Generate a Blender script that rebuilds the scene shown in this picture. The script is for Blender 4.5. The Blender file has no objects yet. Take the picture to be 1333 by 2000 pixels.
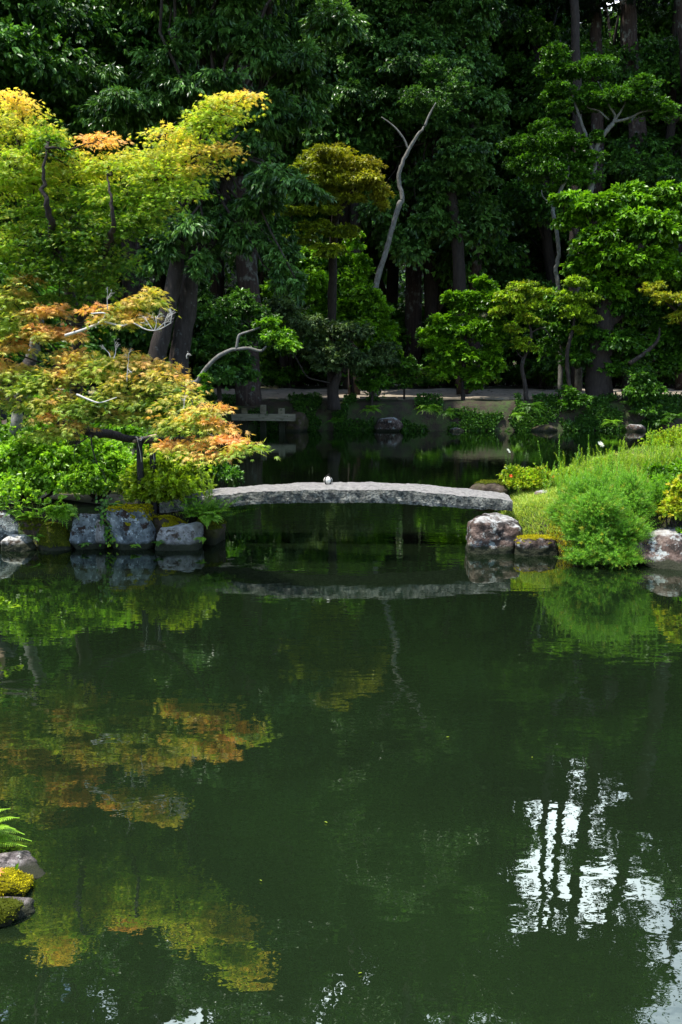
import bpy, bmesh, math, random
import numpy as np
from mathutils import Vector, noise as mnoise

# ------------------------------------------------------------------ camera
CAM_H, PITCH, FPX = 1.90, math.radians(8.5), 1700.0
sc = bpy.context.scene
COL = sc.collection
cam_data = bpy.data.cameras.new('camera')
cam = bpy.data.objects.new('camera', cam_data)
COL.objects.link(cam)
cam.location = (0, 0, CAM_H)
cam.rotation_euler = (math.radians(90) - PITCH, 0, 0)
cam_data.sensor_fit = 'HORIZONTAL'
cam_data.sensor_width = 36
cam_data.lens = 36 * FPX / 1333
cam_data.clip_start = 0.05
cam_data.clip_end = 1500
sc.camera = cam

# ------------------------------------------------------------------ light
SUN = Vector((-0.32, -0.11, 0.94)).normalized()          # towards the sun
sun_el = math.asin(SUN.z)
sun_az = math.atan2(SUN.x, SUN.y)                        # clockwise from +Y
sd = bpy.data.lights.new('sun', 'SUN')
sd.energy = 3.4
sd.angle = math.radians(0.5)
sd.color = (1.0, 0.955, 0.88)
so = bpy.data.objects.new('sun', sd)
COL.objects.link(so)
so.location = (-10, 8, 40)
so.rotation_euler = SUN.to_track_quat('Z', 'Y').to_euler()

world = bpy.data.worlds.new('World')
sc.world = world
world.use_nodes = True
wn = world.node_tree
wn.nodes.clear()
w_out = wn.nodes.new('ShaderNodeOutputWorld')
w_bg = wn.nodes.new('ShaderNodeBackground')
w_sky = wn.nodes.new('ShaderNodeTexSky')
w_sky.sky_type = 'NISHITA'
w_sky.sun_disc = False
w_sky.sun_elevation = sun_el
w_sky.sun_rotation = sun_az
w_bg.inputs['Strength'].default_value = 0.15
w_co = wn.nodes.new('ShaderNodeTexCoord')
w_no = wn.nodes.new('ShaderNodeTexNoise')                # clouds
w_no.inputs['Scale'].default_value = 2.6
w_no.inputs['Detail'].default_value = 6
w_ra = wn.nodes.new('ShaderNodeValToRGB')
w_ra.color_ramp.elements[0].position = 0.40
w_ra.color_ramp.elements[1].position = 0.56
w_sep = wn.nodes.new('ShaderNodeSeparateXYZ')
w_ya = wn.nodes.new('ShaderNodeMapRange')                # the cloud bank stands over the wood
w_ya.inputs['From Min'].default_value = 0.15
w_ya.inputs['From Max'].default_value = 0.65
w_mul = wn.nodes.new('ShaderNodeMath'); w_mul.operation = 'MULTIPLY'
w_mix = wn.nodes.new('ShaderNodeMixRGB')
w_mix.inputs['Color2'].default_value = (13.5, 14.6, 16, 1)
wl = wn.links
wl.new(w_co.outputs['Generated'], w_no.inputs['Vector'])
wl.new(w_co.outputs['Generated'], w_sep.inputs[0])
wl.new(w_sep.outputs['Y'], w_ya.inputs['Value'])
wl.new(w_no.outputs['Fac'], w_ra.inputs['Fac'])
wl.new(w_ra.outputs['Color'], w_mul.inputs[0])
wl.new(w_ya.outputs['Result'], w_mul.inputs[1])
wl.new(w_mul.outputs[0], w_mix.inputs['Fac'])
wl.new(w_sky.outputs['Color'], w_mix.inputs['Color1'])
wl.new(w_mix.outputs['Color'], w_bg.inputs['Color'])
wl.new(w_bg.outputs[0], w_out.inputs['Surface'])

sc.view_settings.view_transform = 'Standard'
sc.view_settings.look = 'None'
sc.view_settings.gamma = 1
sc.view_settings.exposure = 1.3
sc.render.engine = 'CYCLES'
cy = sc.cycles
cy.max_bounces = 7
cy.diffuse_bounces = 3
cy.glossy_bounces = 3
cy.transmission_bounces = 4
cy.transparent_max_bounces = 8
cy.caustics_reflective = False
cy.caustics_refractive = False
cy.sample_clamp_indirect = 6
cy.use_denoising = True
try:
    cy.denoiser = 'OPENIMAGEDENOISE'
except Exception:
    pass

rng = np.random.default_rng(11)
random.seed(5)
CT, ST = math.cos(PITCH), math.sin(PITCH)


def P(px, py, d):
    """world point seen at photo pixel (px, py) at ground distance d (world y)"""
    phi = math.atan((py - 1000) / FPX) + PITCH
    z = CAM_H - d * math.tan(phi)
    zc = d * CT + (CAM_H - z) * ST
    return Vector(((px - 666.5) / FPX * zc, d, z))


def mpp(d):
    return d / FPX * 1.0


# ------------------------------------------------------------------ materials
def nodes(m):
    m.use_nodes = True
    nt = m.node_tree
    nt.nodes.clear()
    return nt, nt.nodes.new, nt.links.new


def ramp(N, stops):
    r = N('ShaderNodeValToRGB')
    e = r.color_ramp.elements
    while len(e) < len(stops):
        e.new(0.5)
    for i, (p, c) in enumerate(stops):
        e[i].position = p
        e[i].color = (*c, 1) if len(c) == 3 else c
    return r


def leaf_mat(name, dark, light, warm=(0.5, 0.2, 0.03), warm2=None, trans=0.38, rough=0.42, spec=0.35):
    m = bpy.data.materials.new(name)
    nt, N, L = nodes(m)
    out = N('ShaderNodeOutputMaterial')
    a = N('ShaderNodeAttribute'); a.attribute_name = 'tint'
    b = N('ShaderNodeAttribute'); b.attribute_name = 'warm'
    r = ramp(N, [(0.0, dark), (1.0, light)])
    L(a.outputs['Fac'], r.inputs['Fac'])
    wr = ramp(N, [(0.0, warm2 or warm), (1.0, warm)])
    L(b.outputs['Fac'], wr.inputs['Fac'])
    mr = N('ShaderNodeMapRange')
    mr.inputs['From Min'].default_value = 0.0
    mr.inputs['From Max'].default_value = 0.55
    L(b.outputs['Fac'], mr.inputs['Value'])
    mx = N('ShaderNodeMixRGB')
    L(mr.outputs['Result'], mx.inputs['Fac']); L(r.outputs['Color'], mx.inputs['Color1']); L(wr.outputs['Color'], mx.inputs['Color2'])
    hv = N('ShaderNodeHueSaturation')
    mv = N('ShaderNodeMapRange'); mv.inputs['To Min'].default_value = 0.7; mv.inputs['To Max'].default_value = 1.3
    L(a.outputs['Fac'], mv.inputs['Value']); L(mv.outputs['Result'], hv.inputs['Value']); L(mx.outputs['Color'], hv.inputs['Color'])
    pb = N('ShaderNodeBsdfPrincipled')
    pb.inputs['Roughness'].default_value = rough
    pb.inputs['Specular IOR Level'].default_value = spec
    L(hv.outputs['Color'], pb.inputs['Base Color'])
    tr = N('ShaderNodeBsdfTranslucent')
    tc = N('ShaderNodeMixRGB'); tc.blend_type = 'MULTIPLY'; tc.inputs['Fac'].default_value = 1
    tc.inputs['Color2'].default_value = (1.25, 1.25, 0.55, 1)
    L(hv.outputs['Color'], tc.inputs['Color1']); L(tc.outputs['Color'], tr.inputs['Color'])
    ms = N('ShaderNodeMixShader'); ms.inputs['Fac'].default_value = trans
    L(pb.outputs[0], ms.inputs[1]); L(tr.outputs[0], ms.inputs[2])
    L(ms.outputs[0], out.inputs['Surface'])
    return m


def rough_mat(name, stops, scale=6, detail=8, rough=0.85, bump=0.5, bdist=0.02, spots=None, spot_scale=14, spot_lo=0.56, spot_hi=0.62,
              spots2=None, spot2_scale=30, spot2_lo=0.6, spot2_hi=0.66, stretch=(1, 1, 1), top=None, top_lo=0.35, top_hi=0.75, spec=0.3, wet=None):
    """layered noise material in object space; spots / spots2 are lichen-like patches; top = colour where the face looks up"""
    m = bpy.data.materials.new(name)
    nt, N, L = nodes(m)
    out = N('ShaderNodeOutputMaterial')
    tc = N('ShaderNodeTexCoord')
    mp = N('ShaderNodeMapping'); mp.inputs['Scale'].default_value = stretch
    L(tc.outputs['Object'], mp.inputs['Vector'])
    n1 = N('ShaderNodeTexNoise'); n1.inputs['Scale'].default_value = scale; n1.inputs['Detail'].default_value = detail
    n1.inputs['Roughness'].default_value = 0.65
    L(mp.outputs[0], n1.inputs['Vector'])
    r = ramp(N, stops)
    L(n1.outputs['Fac'], r.inputs['Fac'])
    colo = r.outputs['Color']
    def patch(colr, sca, lo, hi, inp, seed):
        mp2 = N('ShaderNodeMapping'); mp2.inputs['Location'].default_value = (seed, seed * 2, 3 * seed)
        L(tc.outputs['Object'], mp2.inputs['Vector'])
        n2 = N('ShaderNodeTexNoise'); n2.inputs['Scale'].default_value = sca; n2.inputs['Detail'].default_value = 7
        n2.inputs['Roughness'].default_value = 0.7
        L(mp2.outputs[0], n2.inputs['Vector'])
        mr = N('ShaderNodeMapRange'); mr.inputs['From Min'].default_value = lo; mr.inputs['From Max'].default_value = hi
        L(n2.outputs['Fac'], mr.inputs['Value'])
        mx = N('ShaderNodeMixRGB'); mx.inputs['Color2'].default_value = (*colr, 1)
        L(mr.outputs['Result'], mx.inputs['Fac']); L(inp, mx.inputs['Color1'])
        return mx.outputs['Color']
    if spots:
        colo = patch(spots, spot_scale, spot_lo, spot_hi, colo, 3.1)
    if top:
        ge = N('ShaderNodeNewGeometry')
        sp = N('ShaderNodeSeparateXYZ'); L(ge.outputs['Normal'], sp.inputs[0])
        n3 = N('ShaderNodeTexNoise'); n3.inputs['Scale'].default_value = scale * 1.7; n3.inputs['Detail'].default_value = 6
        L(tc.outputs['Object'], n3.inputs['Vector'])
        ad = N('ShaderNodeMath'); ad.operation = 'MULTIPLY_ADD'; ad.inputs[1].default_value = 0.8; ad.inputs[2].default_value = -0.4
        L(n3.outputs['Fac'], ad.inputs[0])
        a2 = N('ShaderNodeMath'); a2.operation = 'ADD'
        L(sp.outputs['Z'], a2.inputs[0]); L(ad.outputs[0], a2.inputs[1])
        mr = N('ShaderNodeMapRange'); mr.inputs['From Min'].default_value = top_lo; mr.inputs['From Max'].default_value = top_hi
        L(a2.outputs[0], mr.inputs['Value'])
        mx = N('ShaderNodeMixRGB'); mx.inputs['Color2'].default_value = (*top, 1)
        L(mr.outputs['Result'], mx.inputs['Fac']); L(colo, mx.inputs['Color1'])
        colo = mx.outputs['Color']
    if spots2:
        colo = patch(spots2, spot2_scale, spot2_lo, spot2_hi, colo, 7.7)
    if wet:                                                # the damp, algae-dark band that stays at the waterline
        gw = N('ShaderNodeNewGeometry'); sw = N('ShaderNodeSeparateXYZ'); L(gw.outputs['Position'], sw.inputs[0])
        nw = N('ShaderNodeTexNoise'); nw.inputs['Scale'].default_value = 7; L(tc.outputs['Object'], nw.inputs['Vector'])
        aw = N('ShaderNodeMath'); aw.operation = 'MULTIPLY_ADD'; aw.inputs[1].default_value = -0.10
        L(nw.outputs['Fac'], aw.inputs[0]); L(sw.outputs['Z'], aw.inputs[2])
        mw = N('ShaderNodeMapRange'); mw.inputs['From Min'].default_value = wet - .05; mw.inputs['From Max'].default_value = wet - .015
        mw.inputs['To Min'].default_value = 1.0; mw.inputs['To Max'].default_value = 0.0
        L(aw.outputs[0], mw.inputs['Value'])
        mx = N('ShaderNodeMixRGB'); mx.inputs['Color2'].default_value = (0.018, 0.020, 0.008, 1)
        L(mw.outputs['Result'], mx.inputs['Fac']); L(colo, mx.inputs['Color1'])
        colo = mx.outputs['Color']
    pb = N('ShaderNodeBsdfPrincipled')
    pb.inputs['Roughness'].default_value = rough
    pb.inputs['Specular IOR Level'].default_value = spec
    L(colo, pb.inputs['Base Color'])
    nb = N('ShaderNodeTexNoise'); nb.inputs['Scale'].default_value = scale * 5; nb.inputs['Detail'].default_value = 8
    L(mp.outputs[0], nb.inputs['Vector'])
    bp = N('ShaderNodeBump'); bp.inputs['Strength'].default_value = bump; bp.inputs['Distance'].default_value = bdist
    L(nb.outputs['Fac'], bp.inputs['Height']); L(bp.outputs[0], pb.inputs['Normal'])
    L(pb.outputs[0], out.inputs['Surface'])
    return m


def plain_mat(name, c, rough=0.6, spec=0.3):
    return rough_mat(name, [(0.3, tuple(x * 0.8 for x in c)), (0.7, c)], scale=12, rough=rough, bump=0.25, bdist=0.004, spec=spec)


# ------------------------------------------------------------------ mesh builders
def tag(o, label=None, cat=None, group=None, kind=None):
    if label: o['label'] = label
    if cat: o['category'] = cat
    if group: o['group'] = group
    if kind: o['kind'] = kind
    return o


def empty(name, loc, label=None, cat=None, group=None):
    o = bpy.data.objects.new(name, None)
    o.empty_display_size = 0.2
    o.location = loc
    COL.objects.link(o)
    return tag(o, label, cat, group)


class MB:
    """collects vertices, faces and two per-vertex values into one mesh"""
    def __init__(self):
        self.v, self.tint, self.warm, self.tri, self.quad, self.n = [], [], [], [], [], 0

    def add(self, v, tris=None, quads=None, tint=0.5, warm=0.0):
        v = np.asarray(v, dtype=np.float32).reshape(-1, 3)
        k = len(v)
        self.v.append(v)
        self.tint.append(np.broadcast_to(np.asarray(tint, dtype=np.float32), (k,)))
        self.warm.append(np.broadcast_to(np.asarray(warm, dtype=np.float32), (k,)))
        if tris is not None and len(tris): self.tri.append(np.asarray(tris, dtype=np.int32).reshape(-1, 3) + self.n)
        if quads is not None and len(quads): self.quad.append(np.asarray(quads, dtype=np.int32).reshape(-1, 4) + self.n)
        self.n += k

    def build(self, name, mat, parent=None, smooth=False, loc=None):
        v = np.concatenate(self.v)
        if loc is None and parent is not None:
            loc = tuple(parent.location)
        if loc is not None:
            v = v - np.array(loc, dtype=np.float32)
        t = np.concatenate(self.tri) if self.tri else np.zeros((0, 3), np.int32)
        q = np.concatenate(self.quad) if self.quad else np.zeros((0, 4), np.int32)
        me = bpy.data.meshes.new(name)
        me.vertices.add(len(v)); me.vertices.foreach_set('co', v.ravel())
        nl = t.size + q.size
        me.loops.add(nl); me.loops.foreach_set('vertex_index', np.concatenate([t.ravel(), q.ravel()]))
        me.polygons.add(len(t) + len(q))
        me.polygons.foreach_set('loop_start', np.concatenate([np.arange(len(t)) * 3, t.size + np.arange(len(q)) * 4]).astype(np.int32))
        me.polygons.foreach_set('use_smooth', np.full(len(t) + len(q), smooth))
        me.update(calc_edges=True)
        for nm, arr in (('tint', self.tint), ('warm', self.warm)):
            a = me.attributes.new(nm, 'FLOAT', 'POINT')
            a.data.foreach_set('value', np.concatenate(arr))
        me.materials.append(mat)
        o = bpy.data.objects.new(name, me)
        COL.objects.link(o)
        if parent is not None:
            o.parent = parent
        elif loc is not None:
            o.location = loc
        return o


def unit(a):
    return a / (np.linalg.norm(a, axis=-1, keepdims=True) + 1e-9)


# leaf templates: x = along the leaf, y = across, z = up
T_DIAMOND = (np.array([(0, 0, 0), (.42, .20, .05), (1, 0, -.06), (.42, -.20, .05)]), [(0, 1, 2), (0, 2, 3)], None)
T_LANCE = (np.array([(0, 0, 0), (.3, .13, .03), (.68, .12, .0), (1, 0, -.14), (.68, -.12, .0), (.3, -.13, .03), (.5, 0, -.02)]),
           None, [(0, 1, 2, 6), (6, 2, 3, 3), (0, 6, 4, 5), (6, 3, 4, 4)])
T_LANCE = (T_LANCE[0], [(6, 2, 3), (6, 3, 4)], [(0, 1, 2, 6), (0, 6, 4, 5)])
T_OVAL = (np.array([(0, 0, 0), (.3, .22, .05), (.72, .2, .03), (1, 0, -.08), (.72, -.2, .03), (.3, -.22, .05)]), None, [(0, 1, 2, 3), (0, 3, 4, 5)])


def _maple():
    vs = [(0.12, 0, 0)]
    ang = [-118, -70, -34, 0, 34, 70, 118]
    ln = [.36, .62, .86, 1.0, .86, .62, .36]
    pts = []
    notch = [(-150, .12)] + [((ang[i] + ang[i + 1]) / 2, .30) for i in range(6)] + [(150, .12)]
    for i in range(7):
        pts.append((notch[i][0], notch[i][1], 0.01)); pts.append((ang[i], ln[i], -.10))
    pts.append((notch[7][0], notch[7][1], 0.01))
    for a, r, z in pts:
        a = math.radians(a)
        vs.append((.12 + r * .8 * math.cos(a), r * .8 * math.sin(a), z))
    q = [(0, 1 + 2 * i, 2 + 2 * i, 3 + 2 * i) for i in range(7)]
    return (np.array(vs), None, q)


T_MAPLE = _maple()


def leaves(mb, pos, dirs, nrm, size, tpl, tint=None, warm=0.0, width=1.0):
    N = len(pos)
    if N == 0: return
    x = unit(dirs)
    z = unit(nrm - x * np.sum(nrm * x, axis=1, keepdims=True))
    y = np.cross(z, x)
    tv, tt, tq = tpl
    K = len(tv)
    size = np.broadcast_to(np.asarray(size, dtype=float), (N,))
    V = pos[:, None, :] + size[:, None, None] * (tv[None, :, 0, None] * x[:, None, :] + tv[None, :, 1, None] * width * y[:, None, :] + tv[None, :, 2, None] * z[:, None, :])
    off = (np.arange(N) * K)[:, None, None]
    tris = (np.array(tt)[None] + off).reshape(-1, 3) if tt else None
    quads = (np.array(tq)[None] + off).reshape(-1, 4) if tq else None
    if tint is None: tint = rng.random(N)
    mb.add(V.reshape(-1, 3), tris, quads, np.repeat(tint, K), np.repeat(np.broadcast_to(warm, (N,)), K))


def rdir(n):
    return unit(rng.normal(size=(n, 3)))


def sprigs(mb, pos, out, k, size, tpl, droop=0.25, spread=0.8, up=0.8, warm=0.0, gap=0.5, width=1.0, tint_c=None):
    """k leaves round each twig tip"""
    M = len(pos)
    if M == 0: return
    p = np.repeat(pos, k, axis=0)
    o = np.repeat(unit(out), k, axis=0)
    d = unit(o + rdir(M * k) * spread + np.array([0, 0, -droop]))
    s = size * rng.uniform(.65, 1.2, M * k)
    n = unit(np.array([0, 0, up]) + o * 0.35 + rng.normal(size=(M * k, 3)) * 0.42)
    p = p - o * (rng.random((M * k, 1)) * size * gap)
    w = np.repeat(np.broadcast_to(warm, (M,)), k)
    t = rng.random(M * k)
    if tint_c is not None: t = np.clip(np.repeat(tint_c, k) + (t - .5) * .5, 0, 1)
    leaves(mb, p, d, n, s, tpl, tint=t, warm=w, width=width)


def clumps(blobs, n_pads, per_pad, pad_r=0.32, flat=0.45, low=-0.35, jit=0.12, depth_k=1.0, shell=0.55):
    """blobs = (centre, (rx, ry, rz)); returns twig positions, outward directions, per-twig pad value"""
    PP, OO, CC = [], [], []
    vol = np.array([(b[1][0] * b[1][1] * b[1][2]) ** (2 / 3) for b in blobs])
    share = vol / vol.sum()
    for (c, r), s in zip(blobs, share):
        m = max(3, int(round(n_pads * s)))
        c = np.array(c); r = np.array(r)
        d = rdir(m * 3)
        d = d[d[:, 2] > low][:m]
        m = len(d)
        rad = rng.uniform(shell, 1.0, (m, 1))
        pc = d * rad
        q = max(2, int(per_pad))
        e = rng.normal(size=(m, q, 3)) * pad_r * np.array([1, 1, flat])
        dome = -(e[..., 0] ** 2 + e[..., 1] ** 2) * 0.9 / pad_r * 0.35
        e[..., 2] += dome
        pts = pc[:, None, :] + e * rng.uniform(.7, 1.2, (m, 1, 1))
        w = c + pts.reshape(-1, 3) * r
        o = (e * np.array([1, 1, .6]) / pad_r * 0.6 + pc[:, None, :] * 0.9).reshape(-1, 3)
        PP.append(w); OO.append(unit(o + rng.normal(size=o.shape) * jit)); CC.append(np.repeat(rng.random(m), q))
    return np.concatenate(PP), np.concatenate(OO), np.concatenate(CC)


def catmull(pts, per=5):
    pts = [np.array(p, dtype=float) for p in pts]
    if len(pts) < 3:
        return np.array([pts[0] + (pts[-1] - pts[0]) * t for t in np.linspace(0, 1, per + 1)])
    e = [2 * pts[0] - pts[1]] + pts + [2 * pts[-1] - pts[-2]]
    out = []
    for i in range(1, len(e) - 2):
        for t in np.linspace(0, 1, per, endpoint=False):
            a, b, c, d = e[i - 1], e[i], e[i + 1], e[i + 2]
            out.append(.5 * (2 * b + (c - a) * t + (2 * a - 5 * b + 4 * c - d) * t * t + (3 * b - a - 3 * c + d) * t ** 3))
    out.append(pts[-1])
    return np.array(out)


def tube(mb, pts, r0, r1=None, sides=8, per=5, wob=0.0, rough=0.0, cap=True, radii=None, flare=0.0):
    path = catmull(pts, per)
    n = len(path)
    if r1 is None: r1 = r0
    R = np.linspace(r0, r1, n) if radii is None else np.interp(np.linspace(0, 1, n), np.linspace(0, 1, len(radii)), radii)
    if flare: R = R * (1 + flare * np.exp(-np.linspace(0, 1, n) * 9))
    if wob:
        L = np.linalg.norm(path[-1] - path[0])
        w = rng.normal(size=(n, 3)) * wob * L
        w[0] = 0; w[-1] = 0
        path = path + w
    tan = unit(np.gradient(path, axis=0))
    ref = np.array([0, 0, 1.0]) if abs(tan[0][2]) < .8 else np.array([1.0, 0, 0])
    u = unit(np.cross(tan[0], ref)[None])[0]
    vs = []
    for i in range(n):
        u = u - tan[i] * np.dot(u, tan[i]); u = u / (np.linalg.norm(u) + 1e-9)
        v = np.cross(tan[i], u)
        a = np.arange(sides) / sides * 2 * math.pi
        rr = R[i] * (1 + rough * rng.normal(size=sides)) if rough else R[i]
        vs.append(path[i] + (np.cos(a) * rr)[:, None] * u + (np.sin(a) * rr)[:, None] * v)
    V = np.concatenate(vs)
    i, j = np.meshgrid(np.arange(n - 1), np.arange(sides), indexing='ij')
    j2 = (j + 1) % sides
    q = np.stack([i * sides + j, i * sides + j2, (i + 1) * sides + j2, (i + 1) * sides + j], -1).reshape(-1, 4)
    tr = None
    if cap:
        V = np.concatenate([V, path[:1], path[-1:]])
        c0, c1 = n * sides, n * sides + 1
        tr = [(c0, (k + 1) % sides, k) for k in range(sides)] + [(c1, (n - 1) * sides + k, (n - 1) * sides + (k + 1) % sides) for k in range(sides)]
    mb.add(V, tr, q, tint=0.5)
    return path


def box(mb, c, s, rz=0.0, jit=0.0, axis=None):
    x, y, z = [a / 2 for a in s]
    v = np.array([(sx * x, sy * y, sz * z) for sx in (-1, 1) for sy in (-1, 1) for sz in (-1, 1)])
    if jit: v = v + rng.normal(size=v.shape) * jit
    cr, sr = math.cos(rz), math.sin(rz)
    v = np.stack([v[:, 0] * cr - v[:, 1] * sr, v[:, 0] * sr + v[:, 1] * cr, v[:, 2]], -1) + np.array(c)
    mb.add(v, None, [(0, 1, 3, 2), (4, 6, 7, 5), (0, 4, 5, 1), (2, 3, 7, 6), (0, 2, 6, 4), (1, 5, 7, 3)])


def bevel_obj(o, w, seg=2):
    md = o.modifiers.new('bevel', 'BEVEL'); md.width = w; md.segments = seg; md.limit_method = 'ANGLE'


def ico(sub):
    bm = bmesh.new(); bmesh.ops.create_icosphere(bm, subdivisions=sub, radius=1)
    v = np.array([x.co[:] for x in bm.verts]); f = np.array([[q.index for q in p.verts] for p in bm.faces]); bm.free()
    return v, f


ICO = {k: ico(k) for k in (2, 3, 4, 5)}


def fbm(v, s, seed, octv=4):
    o = Vector((seed * 7.3, seed * 3.1, seed * 5.7))
    return np.array([mnoise.fractal(Vector(p) * s + o, 0.9, 2.1, octv) for p in v])


def rock_verts(c, r, seed, sub=4, planes=16, rough=0.08, rz=0.0, flat_top=None, sharp=14, boxy=False):
    g = np.random.default_rng(seed)
    v, f = ICO[sub]
    pn = unit(g.normal(size=(planes, 3))); pd = g.uniform(.72, 1.0, planes)
    if boxy:
        bx = np.array([(1, 0, .15), (-1, .1, .1), (0, 1, .1), (.1, -1, .12)]) + g.normal(size=(4, 3)) * .10
        pn = np.concatenate([pn, bx]); pd = np.append(g.uniform(.93, 1.25, planes), [.80, .80, .8, .8])
    if flat_top is not None:
        pn = np.concatenate([pn, [[g.normal() * .08, g.normal() * .08, 1]]]); pd = np.append(pd, flat_top)
    pn = unit(pn)
    dots = np.clip(v @ pn.T, 1e-3, None) / pd
    rad = 1.0 / (np.sum(dots ** sharp, axis=1) ** (1 / sharp))
    rad = rad * (1 + rough * fbm(v, 1.6, seed) + rough * .45 * fbm(v, 5, seed + 5, 4) + rough * .12 * fbm(v, 19, seed + 9, 3))
    w = v * rad[:, None] * np.array(r)
    cr, sr = math.cos(rz), math.sin(rz)
    w = np.stack([w[:, 0] * cr - w[:, 1] * sr, w[:, 0] * sr + w[:, 1] * cr, w[:, 2]], -1)
    return w + np.array(c), f

# ================================================================== SETTING
POND = np.array([(1.6, 1.35), (-0.7, 1.7), (-1.02, 2.35), (-1.16, 2.9), (-1.5, 3.6), (-3.2, 4.5), (-4.6, 6.3), (-4.9, 8.3), (-4.4, 9.5), (-3.9, 9.86), (-2.7, 9.95),
                 (-1.72, 10.05), (-1.5, 10.5), (-1.6, 11.5), (-2.1, 13), (-3.4, 16), (-4.6, 20), (-5.0, 24), (-5.2, 29), (-5.4, 33.2),
                 (-4.9, 34.1), (-1, 34.4), (6, 34.1), (14, 34.5), (24, 34.3), (34, 33), (36, 24), (30, 19), (12, 16), (6, 14.3), (3.3, 13.0), (2.2, 12.2), (1.7, 11.3),
                 (1.66, 10.3), (1.72, 9.95), (2.3, 9.5), (2.8, 9.2), (3.6, 9.05), (8, 8.6), (11, 6), (11, 3), (8, 1.5)])


def pond_sdf(x, y):
    """distance to the shore, positive on land"""
    p = np.stack([x, y], -1)
    dmin = np.full(x.shape, 1e9); inside = np.zeros(x.shape, bool)
    n = len(POND)
    for i in range(n):
        a, b = POND[i], POND[(i + 1) % n]
        ab = b - a
        t = np.clip(((p - a) @ ab) / (ab @ ab), 0, 1)
        dd = np.linalg.norm(p - (a + t[..., None] * ab), axis=-1)
        dmin = np.minimum(dmin, dd)
        cond = ((a[1] > y) != (b[1] > y)) & (x < (b[0] - a[0]) * (y - a[1]) / (b[1] - a[1] + 1e-12) + a[0])
        inside ^= cond
    return np.where(inside, -dmin, dmin)


def sstep(a, b, x):
    t = np.clip((x - a) / (b - a), 0, 1)
    return t * t * (3 - 2 * t)


def ground_h(x, y):
    x = np.asarray(x, float); y = np.asarray(y, float)
    s = pond_sdf(x, y)
    H = 0.42 + 0 * x
    H = np.where((y > 6) & (y < 18) & (x > 0), 0.42 + 0.52 * sstep(1.8, 5.0, x + (y - 10) * .1), H)
    H = H + sstep(14, 22, y) * (x < 0) * 0.3
    far = sstep(30, 34, y)
    H = H * (1 - far) + far * (1.15 + 0.5 * sstep(38, 48, y))
    H = H + 26 * sstep(60, 125, y) + 16 * sstep(34, 80, np.abs(x)) * far
    w = 0.35 + 0.45 * far + np.where((y < 20) & (x > 0) & (y > 6), 0.25, 0)
    h = -0.55 + (H + 0.55) * sstep(-0.35, 1, s / w)
    nz = 0.05 * np.sin(x * 2.3 + 1.1 * y) * np.sin(y * 1.9 - x * .7) + 0.03 * np.sin(5.1 * x + .4) * np.sin(4.3 * y)
    return h + nz * sstep(0, 1.2, s)


def gh(x, y):
    return float(ground_h(np.array([x]), np.array([y]))[0])


def axis_pts(segs):
    out = []
    for a, b, st in segs: out += list(np.arange(a, b, st))
    out.append(segs[-1][1])
    return np.array(out)


gx = axis_pts([(-140, -40, 10), (-40, -10, 1.5), (-10, -5.5, .3), (-5.5, 6.5, .09), (6.5, 12, .3), (12, 40, 1.4), (40, 140, 10)])
gy = axis_pts([(-30, -3, 3), (-3, 1.2, .3), (1.2, 4.2, .09), (4.2, 8.2, .3), (8.2, 13.5, .09), (13.5, 33, .5), (33, 36.5, .14), (36.5, 52, .8), (52, 130, 4), (130, 400, 30)])
X, Y = np.meshgrid(gx, gy)
Z = ground_h(X, Y)
nx, ny = len(gx), len(gy)
ii, jj = np.meshgrid(np.arange(ny - 1), np.arange(nx - 1), indexing='ij')
M_ground = rough_mat('ground_soil', [(0.25, (0.016, 0.012, 0.007)), (0.5, (0.032, 0.024, 0.014)), (0.75, (0.055, 0.042, 0.026))], scale=3.0,
                     spots=(0.035, 0.060, 0.012), spot_scale=2.2, spot_lo=0.46, spot_hi=0.60, spots2=(0.05, 0.04, 0.024), spot2_scale=40, bump=0.9, bdist=0.03)
g = MB(); g.add(np.stack([X, Y, Z], -1).reshape(-1, 3), None, np.stack([ii * nx + jj, ii * nx + jj + 1, (ii + 1) * nx + jj + 1, (ii + 1) * nx + jj], -1).reshape(-1, 4))
ground = g.build('ground', M_ground, smooth=True)
tag(ground, kind='structure')


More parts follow.
